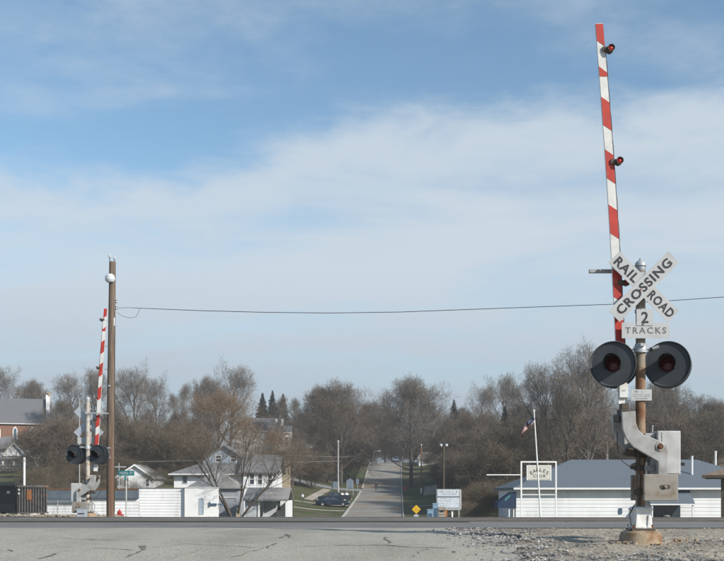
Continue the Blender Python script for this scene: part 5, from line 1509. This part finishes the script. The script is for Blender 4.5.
def sedan(loc, rz, paint, label):
    t = thing('parked_car' if 'parked' in label else 'car', label, 'car', loc, rz)
    L = 5.05; w = 0.92
    bs = [(-2.5,sec(w*0.86,0.36,0.74,0.62)),(-2.42,sec(w*0.95,0.28,0.88,0.76)),(-1.6,sec(w,0.22,0.96,0.82)),(-0.9,sec(w,0.2,0.97,0.84)),(0.9,sec(w,0.2,0.95,0.82)),(1.2,sec(w,0.2,0.92,0.8)),(2.2,sec(w*0.96,0.24,0.82,0.7)),(2.46,sec(w*0.86,0.32,0.7,0.6)),(2.52,sec(w*0.8,0.36,0.6,0.55))]
    body = loft(bs,'body',M[paint],t)
    gs = [(-1.75,0.955,0.97,0.78),(-1.0,1.36,0.80,0.66),(0.15,1.39,0.80,0.66),(1.05,0.93,0.97,0.78)]
    vs, fs = [], []
    base = [(-1.8,0.95),(1.15,0.92)]; topx = [(-0.95,1.38),(0.2,1.41)]
    q = [(-1.8,-0.80,0.95),(1.15,-0.80,0.92),(1.15,0.80,0.92),(-1.8,0.80,0.95),(-0.95,-0.62,1.38),(0.2,-0.62,1.41),(0.2,0.62,1.41),(-0.95,0.62,1.38)]
    gh_ = MB().add(q,[(3,2,1,0),(4,5,6,7),(0,1,5,4),(1,2,6,5),(2,3,7,6),(3,0,4,7)]).build('greenhouse',M['glass'],t,bevel=0.02)
    b = MB(); b.add([(-1.02,-0.64,1.375),(0.26,-0.64,1.405),(0.26,0.64,1.405),(-1.02,0.64,1.375),(-0.95,-0.58,1.43),(0.18,-0.58,1.46),(0.18,0.58,1.46),(-0.95,0.58,1.43)],[(3,2,1,0),(4,5,6,7),(0,1,5,4),(1,2,6,5),(2,3,7,6),(3,0,4,7)]); b.build('roof',M[paint],t,bevel=0.015)
    for s in (-1,1):
        for (xa,za,ya),(xb,zb,yb) in (((-1.82,0.95,0.81),(-0.98,1.40,0.63)),((1.17,0.92,0.81),(0.22,1.43,0.63)),((-0.35,0.95,0.81),(-0.38,1.41,0.63))):
            b = MB(); b.tube([(xa,s*ya,za),(xb,s*yb,zb)],0.045,6); b.build('pillar',M[paint],t)
    for x in (-1.5,1.55):
        for s in (-1,1): wheel(t,x,s*0.83,0.32,-s if False else (1 if s<0 else -1))
    for s in (-1,1):
        b = MB(); b.box(2.44,2.53,s*0.62-0.15,s*0.62+0.15,0.58,0.70); b.build('headlight',M['headlamp'],t,bevel=0.01)
        b = MB(); b.box(-2.52,-2.46,s*0.62-0.15,s*0.62+0.15,0.64,0.80); b.build('taillight',M['taillamp'],t,bevel=0.01)
    b = MB(); b.box(2.46,2.58,-0.78,0.78,0.34,0.5); b.build('front_bumper',M[paint],t,bevel=0.03)
    b = MB(); b.box(-2.58,-2.44,-0.8,0.8,0.36,0.54); b.build('rear_bumper',M[paint],t,bevel=0.03)
    return t
def pickup(loc, rz, paint, label):
    t = thing('pickup_truck', label, 'pickup truck', loc, rz)
    w = 0.95
    bs = [(-2.6,sec(w*0.97,0.5,1.08,0.95)),(-1.0,sec(w,0.42,1.08,0.96)),(0.5,sec(w,0.4,1.06,0.95)),(0.9,sec(w,0.4,1.06,0.95)),(2.3,sec(w*0.97,0.42,1.02,0.9)),(2.6,sec(w*0.9,0.5,0.95,0.85))]
    loft(bs,'body',M[paint],t)
    q = [(-0.75,-0.84,1.07),(1.2,-0.84,1.05),(1.2,0.84,1.05),(-0.75,0.84,1.07),(-0.62,-0.7,1.62),(0.55,-0.7,1.62),(0.55,0.7,1.62),(-0.62,0.7,1.62)]
    MB().add(q,[(3,2,1,0),(4,5,6,7),(0,1,5,4),(1,2,6,5),(2,3,7,6),(3,0,4,7)]).build('greenhouse',M['glass'],t,bevel=0.02)
    b = MB(); b.add([(-0.68,-0.72,1.615),(0.62,-0.72,1.615),(0.62,0.72,1.615),(-0.68,0.72,1.615),(-0.6,-0.64,1.68),(0.5,-0.64,1.68),(0.5,0.64,1.68),(-0.6,0.64,1.68)],[(3,2,1,0),(4,5,6,7),(0,1,5,4),(1,2,6,5),(2,3,7,6),(3,0,4,7)]); b.build('roof',M[paint],t,bevel=0.02)
    for s in (-1,1):
        for (xa,za,ya),(xb,zb,yb) in (((-0.77,1.07,0.85),(-0.64,1.63,0.71)),((1.22,1.05,0.85),(0.57,1.63,0.71)),((0.25,1.06,0.85),(0.22,1.63,0.71))):
            b = MB(); b.tube([(xa,s*ya,za),(xb,s*yb,zb)],0.05,6); b.build('pillar',M[paint],t)
        b = MB(); b.box(-2.55,-0.8,s*0.86-0.05,s*0.86+0.05,1.082,1.2); b.build('bed_side',M[paint],t,bevel=0.02)
    b = MB(); b.box(-2.62,-2.555,-0.85,0.85,0.6,1.2); b.build('tailgate',M[paint],t,bevel=0.02)
    b = MB(); b.box(-2.74,-2.625,-0.85,0.85,0.45,0.6); b.build('rear_bumper',M['rim'],t,bevel=0.02)
    b = MB(); b.box(2.58,2.72,-0.85,0.85,0.45,0.62); b.build('front_bumper',M['rim'],t,bevel=0.02)
    for x in (-1.65,1.7):
        for s in (-1,1): wheel(t,x,s*0.84,0.38,(1 if s<0 else -1))
    for s in (-1,1):
        b = MB(); b.box(2.55,2.63,s*0.65-0.14,s*0.65+0.14,0.72,0.88); b.build('headlight',M['headlamp'],t)
        b = MB(); b.box(-2.645,-2.6,s*0.8-0.08,s*0.8+0.08,0.7,0.98); b.build('taillight',M['taillamp'],t)
    return t
def on_ground(px, Y, dzz=0.0):
    x = GX(px,Y); return (x, Y, hgt(x,Y)+dzz)
sedan(on_ground(333,149.5,0.04), math.radians(-2), 'carnavy', 'dark blue sedan parked on the lawn driveway left of the street')
pk = pickup(on_ground(334.5,158,0.04), math.radians(180), 'carblack', 'black pickup truck parked behind the dark blue sedan')
for dx_, dy_, s in ((-1.2,-0.3,0.24),(-1.9,0.2,0.3)):
    tt = thing('sack', 'white sack in the pickup bed nearer the cab' if dx_>-1.5 else 'larger white sack in the pickup bed by the tailgate', 'sack', (pk.location.x-dx_, pk.location.y-dy_, pk.location.z+1.08))
    b = MB(); b.lathe([(s*0.7,0),(s*1.1,0.1),(s*1.15,0.22),(s*0.8,0.36),(s*0.35,0.42),(s*0.4,0.46)], 10); b.build('bag', M['whitepaint'], tt, smooth=True)
    b = MB(); b.lathe([(s*0.37,0.415),(s*0.40,0.425),(s*0.37,0.435)], 8); b.build('tie', M['tanwall'], tt)
sedan(on_ground(395.5,261,0.05), math.radians(-90), 'carsilver', 'pale car coming over the top of the hill street')

# ------------------------------------------------------------------ pedestrian in the street
def person(loc, rz, label):
    J = [(0,0,0.95),(0,0,1.15),(0,0,1.38),(0,0.01,1.52),(0,-0.01,1.63),(0,-0.01,1.74),
         (0.19,0,1.40),(0.25,0.06,1.14),(0.24,-0.06,0.92),(0.24,-0.10,0.82),
         (-0.19,0,1.40),(-0.25,-0.06,1.14),(-0.24,-0.16,0.94),(-0.24,-0.2,0.85),
         (0.10,0,0.90),(0.11,-0.14,0.50),(0.11,-0.12,0.09),(0.11,-0.26,0.04),
         (-0.10,0,0.90),(-0.11,0.08,0.50),(-0.11,0.28,0.14),(-0.11,0.17,0.04)]
    R_ = [0.16,0.15,0.17,0.06,0.09,0.085, 0.075,0.055,0.045,0.04, 0.075,0.055,0.045,0.04, 0.10,0.075,0.055,0.045, 0.10,0.075,0.055,0.045]
    E = [(0,1),(1,2),(2,3),(3,4),(4,5),(2,6),(6,7),(7,8),(8,9),(2,10),(10,11),(11,12),(12,13),(0,14),(14,15),(15,16),(16,17),(0,18),(18,19),(19,20),(20,21)]
    me = bpy.data.meshes.new('p'); me.from_pydata(J, E, []); me.update()
    o = bpy.data.objects.new('p', me); col.objects.link(o)
    o.modifiers.new('skin','SKIN'); ss = o.modifiers.new('sub','SUBSURF'); ss.levels = 2; ss.render_levels = 2
    for i, sv in enumerate(me.skin_vertices[0].data): sv.radius = (R_[i], R_[i]*(0.7 if i in (0,1,2) else 1)); sv.use_root = (i == 0)
    dg = bpy.context.evaluated_depsgraph_get(); dg.update()
    m2 = bpy.data.meshes.new_from_object(o.evaluated_get(dg))
    bpy.data.objects.remove(o)
    m2.materials.clear()
    for mm in (mat('dark blue jacket',(0.006,0.014,0.026),(0.01,0.022,0.036),6), mat('grey trousers',(0.035,0.04,0.045),(0.05,0.056,0.06),6), mat('skin',(0.40,0.24,0.17),rough=0.6), mat('dark shoes',(0.02,0.02,0.02))): m2.materials.append(mm)
    for p in m2.polygons:
        c = p.center
        p.material_index = 2 if (c.z > 1.50 or (abs(c.x) > 0.19 and c.z < 0.93)) else (0 if c.z > 0.93 else (3 if c.z < 0.09 else 1))
        p.use_smooth = True
    t = thing('person', label, 'person', loc, rz)
    m2.name = 'body'
    bo = bpy.data.objects.new('body', m2); col.objects.link(bo); bo.parent = t
    b = MB(); b.lathe([(0.105,1.66),(0.115,1.72),(0.10,1.80),(0.05,1.84),(0,1.845)], 12, Matrix.Translation((0,0.0,0))); b.box(-0.08,0.08,-0.2,-0.09,1.675,1.69); b.build('cap', M['ink'], t, smooth=True)
    for s in (-1,1):
        b = MB(); b.box(s*0.035-0.012,s*0.035+0.012,-0.104,-0.096,1.635,1.648); b.build('eye', M['ink'], t)
    b = MB(); b.prism([(-0.012,1.59),(0.012,1.59),(0.0,1.63)], -0.118, -0.09); b.build('nose', bpy.data.materials['skin'], t)
    return t
person(on_ground(376.3,189.8,0.06), 0.1, 'pedestrian in dark jacket and cap walking down the hill street')

# ------------------------------------------------------------------ trees
class Rib:
    """collects flat twig ribbons as numpy-ready lists"""
    def __init__(s): s.v, s.f = [], []
    def add(s, pts, w0, w1, r):
        d = pts[-1]-pts[0]
        side = d.cross(Vector((r.gauss(0,1), r.gauss(0,1), r.gauss(0,1))))
        if side.length < 1e-6: return
        side.normalize()
        o = len(s.v); n = len(pts)
        for i, p in enumerate(pts):
            w = w0+(w1-w0)*i/(n-1)
            s.v.append(tuple(p-side*w)); s.v.append(tuple(p+side*w))
        for i in range(n-1): s.f.append((o+2*i, o+2*i+2, o+2*i+3, o+2*i+1))
def raw_mesh(name, v, f, m):
    me = bpy.data.meshes.new(name)
    nv, nf = len(v), len(f)
    me.vertices.add(nv); me.vertices.foreach_set('co', np.array(v, dtype=np.float32).ravel())
    fa = np.array(f, dtype=np.int32); k = fa.shape[1]
    me.loops.add(nf*k); me.loops.foreach_set('vertex_index', fa.ravel())
    me.polygons.add(nf); me.polygons.foreach_set('loop_start', np.arange(0,nf*k,k,dtype=np.int32))
    me.update(calc_edges=True); me.validate()
    me.materials.append(m)
    return me
def bare_tree(seed, H=15.0, crown=6.0, trunk=0.28, fork=0.25, n1=12, n2=8, n3=6, n4=5, n5=4, up=0.25, spread=50, tw=1.0, stems=1, lean=0.25, buds=0, twig_len=0.55, thin=1.0):
    r = random.Random(seed)
    tb, cb = MB(), Rib()
    bud = []
    def path_(p, d, L, n, wob, upw):
        pts = [Vector(p)]
        d = Vector(d).normalized()
        for i in range(n):
            d = (d + Vector((r.gauss(0,wob),r.gauss(0,wob),r.gauss(0,wob)+upw/n))).normalized()
            pts.append(pts[-1]+d*(L/n))
        return pts
    def at(pts, t):
        u = t*(len(pts)-1); i = min(int(u), len(pts)-2); f = u-i
        return pts[i].lerp(pts[i+1], f), (pts[i+1]-pts[i]).normalized()
    def dirn(d, ang, az):
        a = d.orthogonal().normalized(); b = d.cross(a)
        return (d*math.cos(ang)+(a*math.cos(az)+b*math.sin(az))*math.sin(ang)).normalized()
    counts = [n1, n2, n3, n4, n5]
    def grow(p, d, L, rad, lev):
        nseg = {0:8,1:6,2:5,3:3,4:2,5:2}[lev]
        pts = path_(p, d, L, nseg, {0:0.05,1:0.13,2:0.17,3:0.2,4:0.22,5:0.25}[lev], {0:0.1,1:up*1.4,2:up,3:up*0.6,4:up*0.3,5:0.1}[lev])
        if lev <= 2:
            rr = [rad*(1-0.8*i/nseg) for i in range(nseg+1)]
            tb.tube(pts, rr, {0:9,1:6,2:4}[lev], cap=False)
        else:
            cb.add(pts, rad, rad*0.45, r)
            if buds and lev == 5:
                for k in range(buds):
                    q, dd = at(pts, r.random()); bud.append(q)
        if lev == 5: return
        n = counts[lev]
        t0 = fork if lev == 0 else (0.22 if lev == 1 else 0.15)
        az = r.uniform(0,6.28)
        for k in range(n):
            t = t0+(1-t0)*((k+r.uniform(0.1,0.9))/n)
            q, dd = at(pts, min(t,0.99))
            az += 2.4+r.gauss(0,0.4)
            ang = math.radians(spread*(1.05-0.45*t)+r.gauss(0,9)) if lev == 0 else math.radians(r.uniform(24,58))
            nd = dirn(dd, ang, az)
            if lev == 0:
                s = (t-t0)/(1-t0)
                Lc = crown*(0.75+0.55*math.sin(math.pi*min(1,s*0.9+0.12)))*r.uniform(0.75,1.1)*(1-0.35*s)
                rc = rad*(1-0.75*t)*r.uniform(0.5,0.75)*thin
            else:
                Lc = L*(0.62-0.28*t)*r.uniform(0.75,1.25)
                rc = rad*(1-0.6*t)*0.55
                if lev == 2: rc = max(0.012,min(rc,0.03))*tw; Lc = max(Lc, 0.9*twig_len*1.6)
                if lev == 3: rc = 0.010*tw; Lc = max(Lc, twig_len*1.3)
                if lev == 4: rc = 0.0075*tw; Lc = twig_len*r.uniform(0.6,1.3)
            grow(q, nd, Lc, rc, lev+1)
    for s in range(stems):
        if stems == 1:
            grow((0,0,-0.3), (r.gauss(0,0.03),r.gauss(0,0.03),1), H*0.80, trunk, 0)
        else:
            a = 6.28*s/stems+r.uniform(-0.4,0.4)
            grow((0.15*math.cos(a),0.15*math.sin(a),-0.3), (lean*math.cos(a),lean*math.sin(a),1), H*0.8*r.uniform(0.75,1.05), trunk*r.uniform(0.6,1), 0)
    zl_s = sorted(v[2] for v in cb.v); zs = zl_s[int(len(zl_s)*0.994)]
    return tb, cb, bud, zs
PROTO = {}
def make_proto(key, tm, cm, **k):
    tb, cb, bud, top = bare_tree(**k)
    tme = raw_mesh('trunk', tb.v, tb.f, M[tm])
    tme.shade_smooth()
    cme = raw_mesh('crown', cb.v, cb.f, M[cm])
    bme = None
    if bud:
        r = random.Random(1); v, f = [], []
        for q in bud:
            s = r.uniform(0.03,0.07); a = Vector((r.gauss(0,1),r.gauss(0,1),r.gauss(0,1))).normalized()*s; b_ = a.orthogonal().normalized()*s*0.6
            o = len(v); v += [tuple(q-a), tuple(q+b_), tuple(q+a), tuple(q-b_)]; f.append((o,o+1,o+2,o+3))
        bme = raw_mesh('buds', v, f, M['twigrust'])
    ws = sorted(math.hypot(v[0],v[1]) for v in cb.v)
    PROTO[key] = (tme, cme, bme, top, ws[int(len(ws)*0.96)])
make_proto('maple','bark','twiggrey', seed=11, H=16, crown=6.6, trunk=0.34, fork=0.2, n1=26, n2=10, n3=7, n4=4, n5=4, up=0.36, spread=62, tw=1.4, thin=0.6)
make_proto('maple2','bark','twig', seed=12, H=16, crown=7.0, trunk=0.34, fork=0.16, n1=26, n2=10, n3=7, n4=4, n5=4, up=0.32, spread=64, tw=1.45, thin=0.6)
make_proto('elm','bark','twiggrey', seed=21, H=18, crown=7.5, trunk=0.36, fork=0.3, n1=13, n2=8, n3=6, n4=5, n5=4, up=0.38, spread=50, tw=1.3)
make_proto('oak','bark','twig', seed=33, H=17, crown=8.0, trunk=0.40, fork=0.28, n1=13, n2=8, n3=6, n4=5, n5=4, up=0.3, spread=56, tw=1.3)
make_proto('poplar','barkpale','twiggrey', seed=41, H=18, crown=3.4, trunk=0.25, fork=0.2, n1=14, n2=7, n3=5, n4=5, n5=3, up=0.6, spread=34, tw=1.1)
make_proto('brush','bark','twigolive', seed=51, H=8, crown=3.2, trunk=0.10, fork=0.12, n1=7, n2=6, n3=5, n4=4, n5=4, up=0.3, spread=42, tw=1.2, stems=5, lean=0.35)
make_proto('brush2','bark','twig', seed=52, H=9, crown=3.4, trunk=0.11, fork=0.12, n1=8, n2=6, n3=5, n4=4, n5=4, up=0.35, spread=40, tw=1.2, stems=4, lean=0.25)
make_proto('willow','bark','twigrust', seed=61, H=13, crown=6.0, trunk=0.26, fork=0.25, n1=12, n2=8, n3=6, n4=5, n5=4, up=0.2, spread=52, tw=0.85)
make_proto('multi','bark','twig', seed=72, H=10, crown=2.9, trunk=0.10, fork=0.40, n1=6, n2=6, n3=5, n4=4, n5=3, up=0.3, spread=40, tw=0.55, stems=7, lean=0.5, twig_len=0.4)

def place(key, px, Y, ptop, label, group=None, wide=1.0, rz=None, name='bare_tree', cat='tree', sink=0.0, cm=None):
    tme, cme, bme, top, rad = PROTO[key]
    x = GX(px,Y); g = hgt(x,Y)
    H = PZ(ptop,Y)-g
    s = H/top
    t = thing(name, label, cat, (x,Y,g-sink), rng.uniform(0,6.28) if rz is None else rz, group)
    t.scale = (s*wide, s*wide, s)
    for nm, me in (('trunk',tme),('crown',cme),('buds',bme)):
        if me is None: continue
        o = bpy.data.objects.new(nm, me); col.objects.link(o); o.parent = t
        if cm and nm == 'crown':
            o.material_slots[0].link = 'OBJECT'; o.material_slots[0].material = M[cm]
    return t
def conifer(px, Y, ptop, label, seed, wide=0.22, m='needle', group=None, pbase=None):
    r = random.Random(seed)
    x = GX(px,Y); g = hgt(x,Y); H = PZ(ptop,Y)-g
    t = thing('conifer', label, 'conifer', (x,Y,g-0.2), 0, group)
    b = MB(); b.tube([(0,0,-0.3),(0,0,H)], [H*0.018,0.02], 7, cap=False); b.build('trunk', M['bark'], t)
    rb = Rib()
    z = H*0.08
    while z < H:
        f = z/H
        R_ = H*wide*(1-f)+0.05
        n = 7
        a0 = r.uniform(0,6.28)
        for k in range(n):
            a = a0+6.28*k/n+r.uniform(-0.3,0.3)
            L_ = R_*r.uniform(0.7,1.1)
            d = Vector((math.cos(a),math.sin(a),-0.28+0.35*f+r.gauss(0,0.06)))
            p0 = Vector((0,0,z)); p1 = p0+d*L_*0.6; p2 = p1+(d+Vector((0,0,0.22)))*L_*0.4
            rb.add([p0,p1,p2], 0.03, 0.02, r)
            m_ = int(12+L_*9)
            for j in range(m_):
                s = r.uniform(0.12,1.0); q = p0.lerp(p1,s/0.6) if s < 0.6 else p1.lerp(p2,(s-0.6)/0.4)
                dd = (d*0.6+Vector((r.gauss(0,0.6),r.gauss(0,0.6),r.gauss(-0.25,0.25)))).normalized()
                l_ = r.uniform(0.3,0.7)*min(1.0, 0.3+R_*0.5)
                rb.add([q,q+dd*l_*0.5,q+dd*l_], r.uniform(0.08,0.17), 0.03, r)
        z += H*0.016+0.06
    me = raw_mesh('crown', rb.v, rb.f, M[m]); o = bpy.data.objects.new('crown', me); col.objects.link(o); o.parent = t
    return t
# prominent individuals
place('multi', 236.0, 82.2, 422, 'multi-stem bare tree fanning out in front of the garage', wide=1.25, rz=0.6)
place('maple', 411, 200, 379, 'big round bare tree on the right of the hill street', wide=1.0, rz=0.2)
place('maple2', 341, 198, 384, 'big dense bare tree on the left of the hill street', wide=1.02, rz=1.2)
place('elm', 135, 185, 366, 'tall bare tree right of the utility pole with visible forked trunk', wide=0.9)
place('oak', 98, 225, 370, 'bare spreading tree behind the far crossing gate', wide=0.95)
place('elm', 72, 235, 374, 'bare tree between the church gable and the far crossing signal', wide=0.9)
place('oak', 4, 285, 368, 'bare tree behind the left end of the church roof', wide=0.9)
place('maple', 33, 290, 381, 'rounded bare tree behind the church ridge', wide=0.8, cm='twig')
place('elm', 157, 215, 376, 'bare tree left of the thin poplars', wide=0.85)
place('poplar', 186, 225, 384, 'thin upright poplar left of the tall hillside tree', wide=0.9)
place('poplar', 173, 232, 394, 'shorter thin poplar right of the utility pole trees', wide=0.9)
place('elm', 230, 195, 364, 'tall bare grey tree rising behind the rust brown tree', wide=0.85)
place('maple', 207, 205, 378, 'bare tree left of the tall grey hillside tree', wide=0.75)
place('willow', 216, 150, 390, 'rust brown budding tree left of the white hillside house', wide=1.15, name='budding_tree')
place('willow', 268, 140, 428, 'low rust brown budding tree in front of the white hillside house', wide=0.8, name='budding_tree')
place('willow', 246, 172, 416, 'thin rust brown budding tree partly veiling the white hillside house', wide=0.7, name='budding_tree')
place('poplar', 277, 212, 397, 'slim bare tree in front of the three spruces', wide=1.2)
conifer(262.5, 245, 392, 'leftmost dark spruce of three behind the white hillside house', 1, 0.27)
conifer(272.5, 255, 390, 'middle dark spruce of three behind the white hillside house', 2, 0.26)
conifer(283, 248, 393, 'rightmost dark spruce of three behind the white hillside house', 3, 0.27)
place('poplar', 298, 225, 398, 'slender bare tree right of the three spruces', wide=1.1)
place('maple', 318, 225, 388, 'bare tree with pale upper twigs behind the lamp pole', wide=0.75, cm='twig')
place('oak', 292, 165, 430, 'small dark bare tree on the lawn above the parked car', wide=0.7)
conifer(454, 215, 399, 'single dark spruce right of the big round tree', 4, 0.27)
conifer(505, 175, 405, 'broad brownish cedar in front of the hidden tan house', 5, 0.24, 'cedar')
place('elm', 480, 240, 385, 'bare tree right of the single spruce', wide=0.9)
place('oak', 503, 250, 374, 'bare tree behind the hidden tan house roof', wide=0.85)
place('elm', 522, 245, 383, 'bare tree above the flagpole top', wide=0.8)
place('elm', 548, 140, 360, 'tall bare tree behind the left end of the club roof', wide=0.85, rz=2.0)
place('oak', 566, 128, 372, 'spreading bare tree whose limbs fork above the club roof', wide=0.8, rz=0.9)
place('elm', 588, 135, 345, 'tallest bare tree left of the crossing signal lamps', wide=0.8, rz=4.0)
place('poplar', 606, 150, 352, 'upright bare tree partly hidden by the left signal lamp', wide=1.1)
place('elm', 645, 160, 384, 'bare tree behind the near signal mast', wide=0.8)
place('maple', 664, 170, 380, 'bare tree right of the near signal mast', wide=0.75, cm='twig')
place('oak', 690, 180, 393, 'bare tree above the club roof vent pipes', wide=0.75)
place('maple2', 716, 175, 400, 'bare tree above the brown shelter roof', wide=0.8)
# far backdrop and mid storey, indistinguishable within each group
def fill(spec, label, group, name='bare_tree', cat='tree'):
    for key, px, Y, pt, wd in spec: place(key, px, Y, pt, label, group, wide=wd, name=name, cat=cat)
r = random.Random(99)
fill([('maple2' if i%2 else 'oak', 362+((i*37)%60)-28, 300+13*(i%4), 400+r.uniform(0,14), 0.8) for i in range(6)], 'distant bare tree closing the view at the top of the street', 'trees at the top of the street')
fill([(k, px, y, pt, w) for k, px, y, pt, w in (('maple',300,245,412,0.8),('oak',385,262,412,0.7),('maple2',432,255,404,0.8),('elm',445,262,412,0.8),('maple',462,255,408,0.8),('oak',318,250,408,0.9))], 'hazy bare tree in the second row beside the hill street', 'second row trees beside the hill street')
fill([('brush2', 44+i*9, 150+(i*17)%40, 418+r.uniform(-8,14), 1.1) for i in range(8)], 'bushy brown tree in the thicket between church and utility pole', 'thicket trees left of the utility pole')
fill([('brush', 118+i*9.5, 165+(i*23)%45, 420+r.uniform(-6,22), 1.1) for i in range(9)], 'bushy brown tree in the thicket above the low white building', 'thicket trees above the low building')
fill([('oak', 178, 215, 412, 0.8), ('maple', 195, 180, 420, 0.7), ('oak', 118, 205, 402, 0.8), ('maple2', 60, 210, 400, 0.8), ('oak', 150, 180, 410, 0.7)], 'grey brown bare tree on the left hillside behind the thicket', 'left hillside trees')
fill([('brush' if i%2 else 'brush2', 455+i*6.4, (172 if i < 7 else 128)+(i*29)%50*(0.6 if i < 7 else 1.0), (446 if i < 2 else 428)+r.uniform(-14,14), 1.25) for i in range(14)], 'bushy brown tree in the thicket left of the club building', 'thicket trees left of the club')
fill([('maple2', 470, 185, 414, 0.8), ('oak', 492, 180, 410, 0.8), ('maple', 520, 175, 402, 0.7), ('oak', 538, 170, 400, 0.75), ('maple2', 448, 200, 420, 0.8)], 'grey brown bare tree on the right hillside behind the thicket', 'right hillside trees')
fill([('brush2' if i%2 else 'brush', 545+i*13, 150+(i*31)%45, 418+r.uniform(-8,12), 1.25) for i in range(14)], 'bushy brown tree in the thicket behind the club roof', 'thicket trees behind the club')
fill([('oak', 630, 200, 398, 0.8), ('maple', 652, 205, 400, 0.8), ('maple2', 678, 200, 402, 0.8), ('oak', 700, 205, 408, 0.8), ('maple', 728, 200, 402, 0.8), ('maple2', 575, 195, 396, 0.8)], 'grey bare tree on the hill beyond the club thicket', 'hill trees beyond the club')
fill([('maple2', 300, 185, 440, 0.9), ('brush', 312, 182, 452, 1.2), ('brush2', 326, 200, 440, 1.2), ('brush', 352, 206, 444, 1.2)], 'low dark bare tree on the bank left of the hill street', 'bank trees left of the street')
fill([('brush', 430, 228, 452, 1.1), ('brush2', 438, 196, 462, 1.0), ('brush', 446, 178, 468, 1.0), ('brush2', 426, 246, 450, 1.2)], 'low dark bare tree on the bank right of the hill street', 'bank trees right of the street')
# understorey brush, uncountable
def thicket(name, label, spots, keys=('brush','brush2'), m='twigolive'):
    V, Fq, off = [], [], 0
    cache = {}
    for k in keys:
        me = PROTO[k][1]
        co = np.empty(len(me.vertices)*3, dtype=np.float32); me.vertices.foreach_get('co', co)
        li = np.empty(len(me.loops), dtype=np.int32); me.loops.foreach_get('vertex_index', li)
        q = li.reshape(-1,4)
        keep = np.random.RandomState(3).rand(len(q)) < 0.4
        cache[k] = (co.reshape(-1,3), q[keep])
    rr = random.Random(17)
    for i, (x, y, h) in enumerate(spots):
        k = keys[i % len(keys)]
        co, q = cache[k]
        s = h/PROTO[k][3]; a = rr.uniform(0,6.28); ca, sa = math.cos(a), math.sin(a)
        X_ = (co[:,0]*ca-co[:,1]*sa)*s*1.4+x; Y_ = (co[:,0]*sa+co[:,1]*ca)*s*1.4+y
        Z_ = co[:,2]*s+hgt(x,y)-0.4
        V.append(np.stack([X_,Y_,Z_],1)); Fq.append(q+off); off += len(co)
    V = np.concatenate(V); Fq = np.concatenate(Fq)
    used, inv = np.unique(Fq, return_inverse=True)
    me = raw_mesh(name, V[used], inv.reshape(-1,4), M[m])
    o = bpy.data.objects.new(name, me); col.objects.link(o)
    return tag(o, label, kind='stuff')
rr = random.Random(31)
thicket('thicket', 'low brown undergrowth left of the club building', [(GX(rr.uniform(462,512),y),y,rr.uniform(2.5,5)) for y in [rr.uniform(104,150) for _ in range(16)]])
thicket('thicket', 'low brown undergrowth on the left hillside', [(GX(rr.uniform(28,175),y),y,rr.uniform(2.5,5)) for y in [rr.uniform(118,170) for _ in range(16)]])
thicket('thicket', 'dim brown woods closing the view behind the hill crest', [(GX(rr.uniform(300,470),y),y,rr.uniform(7,12)) for y in [rr.uniform(285,340) for _ in range(34)]], m='twig')
thicket('thicket', 'low dark undergrowth on the banks of the hill street', [(xr(y)+rr.choice((-1,1))*rr.uniform(9,26),y,rr.uniform(1.5,3.5)) for y in [rr.uniform(198,250) for _ in range(18)]], m='twig')
# hedge in front of the porch
t = thing('hedge', 'dark clipped hedge below the porch railing', 'hedge', (GX(8,PY-6),PY-6,hgt(GX(8,PY-6),PY-6)-0.2))
rb = Rib(); r = random.Random(12)
for k in range(3500):
    q = Vector((r.uniform(-5,4),r.uniform(-0.8,0.8),r.uniform(0,1.6)))
    rb.add([q,q+Vector((r.gauss(0,.12),r.gauss(0,.12),r.gauss(0.08,.12))),q+Vector((r.gauss(0,.2),r.gauss(0,.2),r.gauss(0.1,.15)))],0.02,0.01,r)
o = bpy.data.objects.new('foliage', raw_mesh('foliage', rb.v, rb.f, M['cedar'])); col.objects.link(o); o.parent = t

# ------------------------------------------------------------------ thin spring haze over the whole place
hb = MB(); hb.box(-2010,2010,-310,2510,-4.5,60)
hm = bpy.data.materials.new('haze'); hm.use_nodes = True
hn = hm.node_tree.nodes; hn.clear()
ho = hn.new('ShaderNodeOutputMaterial'); hv = hn.new('ShaderNodeVolumePrincipled')
hv.inputs['Color'].default_value = (0.95,0.96,0.97,1); hv.inputs['Density'].default_value = 0.0005; hv.inputs['Anisotropy'].default_value = 0.2
hm.node_tree.links.new(hv.outputs[0], ho.inputs['Volume'])
haze = hb.build('haze', hm); tag(haze, 'thin pale haze in the air', kind='stuff')
